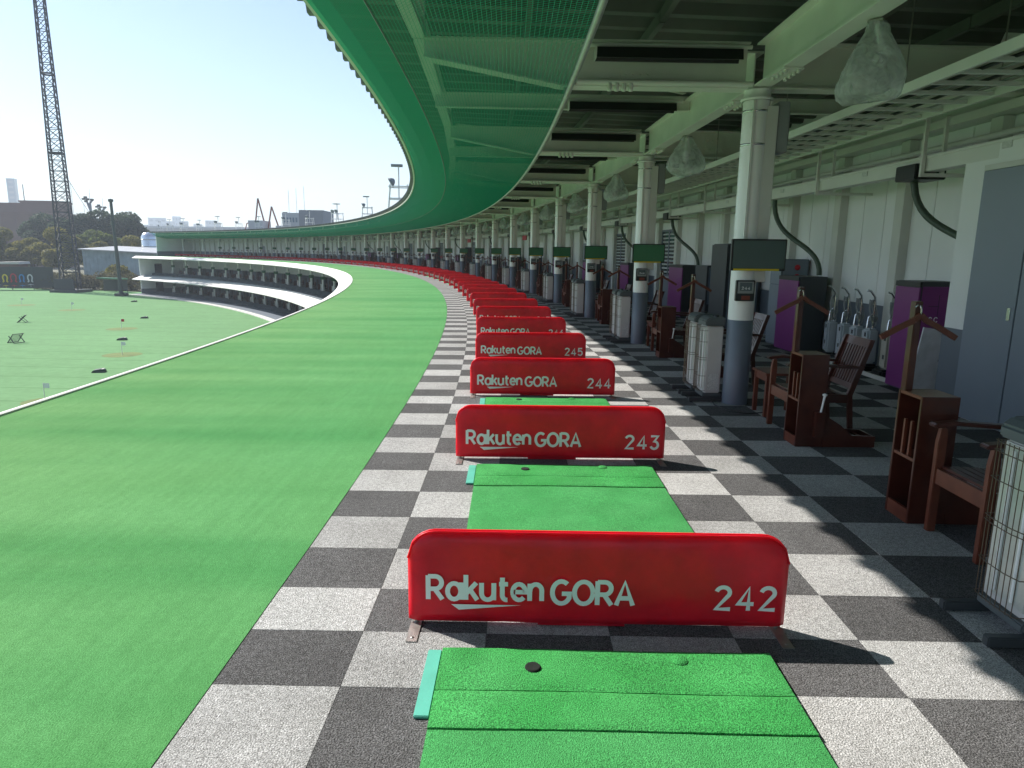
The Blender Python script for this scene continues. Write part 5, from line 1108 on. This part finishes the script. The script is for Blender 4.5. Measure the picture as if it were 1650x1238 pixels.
# elevated expressway
br = empty('elevated_expressway', 'hazy elevated expressway bridge crossing behind the trees', 'bridge'); br.location = (-330, 640, ZF)
e = MB(); e.box(-190, 240, -6, 6, 23.0, 26.0); e.build('deck', 'concrete', br); e = MB(); e.box(-190, 240, -6.4, -6.05, 25.9, 27.4); e.build('parapet', 'far_pale', br)
for i in range(8): e = MB(); x = -170 + i * 56; e.box(x - 2, x + 2, -3, 3, 0, 23); e.build('pier', 'concrete', br)
# ship-like works behind the roof: red frames and white superstructure
wk = empty('harbour_works', 'red and white works with two A frame derricks behind the roof', 'building'); wk.location = (-81, 232, ZF); wk.scale = (0.66, 0.8, 0.86)
e = MB(); e.box(-9, 9, -6, 6, 0, 14.5); e.build('white_base', 'far_pale', wk); e = MB(); e.box(-9, 4, -5.5, 5.5, 14.5, 17.2); e.build('red_band', 'rust_red', wk); e = MB(); e.box(-8.5, -1.5, -5, 5, 17.2, 20.6); e.build('cabin', 'far_pale', wk)
for x, hh in ((-5.2, 29.0), (1.4, 26.0)):
    e = MB(); e.bar((x - 2.4, 0, 17), (x, 0, hh), 0.55); e.bar((x + 3.2, 0, 18), (x, 0, hh), 0.55); e.build('derrick', 'rust_red', wk)
e = MB(); e.tube([(-9.6, -4, 13), (-10.6, -4, 17), (-9.6, -4, 19.5), (-7, -4, 20.0)], 0.25, 6); e.build('vent_pipe', 'rust_red', wk); e = MB(); e.box(3.5, 15, -4, 4, 15.0, 16.2); e.build('gangway', 'rust_red', wk)
gb = empty('white_office_block', 'pale stepped block with grey upper storey behind the roof', 'building'); gb.location = (-66.5, 226, ZF); gb.scale = (0.62, 1, 0.9)
e = MB(); e.box(-13, 19, -7, 7, 0, 17.6); e.build('lower_storey', 'far_pale', gb); e = MB(); e.box(-9.5, -1.0, -7.2, 6, 17.6, 22.0); e.build('upper_storey', 'far_pale', gb); e = MB(); e.box(-0.98, 11, -7.2, 6, 17.6, 23.0); e.build('grey_storey', 'far_grey', gb)
for i in range(5): e = MB(); e.box(-8.7 + i * 1.5, -7.9 + i * 1.5, -7.32, -7.21, 18.8, 20.4); e.build('window', 'far_glass', gb)
for x in (-9.5, -5.5, -1.5): e = MB(); e.tube([(x, 0, 22), (x, 0, 32 + x * 0.2)], 0.09, 4); e.build('antenna', 'far_grey', gb)
# yard sheds and parked vans behind the banner fence
for i, (x, y, wx, h, lab) in enumerate(((-131, 150, 7, 5.2, 'low pale roofed yard hut behind the banner fence'), (-120, 151, 6, 4.6, 'grey yard container behind the banner fence'), (-108, 149, 4.2, 5.4, 'small cream roofed hut near the tower'))):
    r = empty('yard_hut', lab, 'hut'); r.location = (x, y, ZF); r.rotation_euler.z = 0.2
    e = MB(); e.box(-wx / 2, wx / 2, -2, 2, 0, h - 0.5); e.build('wall', 'far_grey' if i < 2 else 'brick_brown', r); e = MB(); e.prism([(-wx / 2 - 0.4, h - 0.5), (wx / 2 + 0.4, h - 0.5), (wx / 2 + 0.2, h), (-wx / 2 - 0.2, h - 0.1)], -2.4, 2.4); e.build('roof', 'kerb', r)
    e = MB(); e.box(-0.6, 0.6, -2.06, -2.005, 0.1, 2.1); e.build('door', 'pole_dark', r)
# ---------------------------------------------------------------- haze over the whole place
hz = MB(); hz.box(-2510, 2510, -1510, 3010, ZF - 1.2, 150.0); hz = hz.build('haze', 'white_paint'); stuff(hz); tag(hz, 'thin pale blue air haze over the whole place', 'haze')
hm = bpy.data.materials.new('haze_air'); hm.use_nodes = True; q_ = hm.node_tree; q_.nodes.clear(); o_ = q_.nodes.new('ShaderNodeOutputMaterial'); pv = q_.nodes.new('ShaderNodeVolumePrincipled')
pv.inputs['Color'].default_value = (0.80, 0.90, 1.0, 1); pv.inputs['Density'].default_value = 0.0005; pv.inputs['Anisotropy'].default_value = 0.2
q_.links.new(pv.outputs[0], o_.inputs['Volume']); hz.data.materials.clear(); hz.data.materials.append(hm)
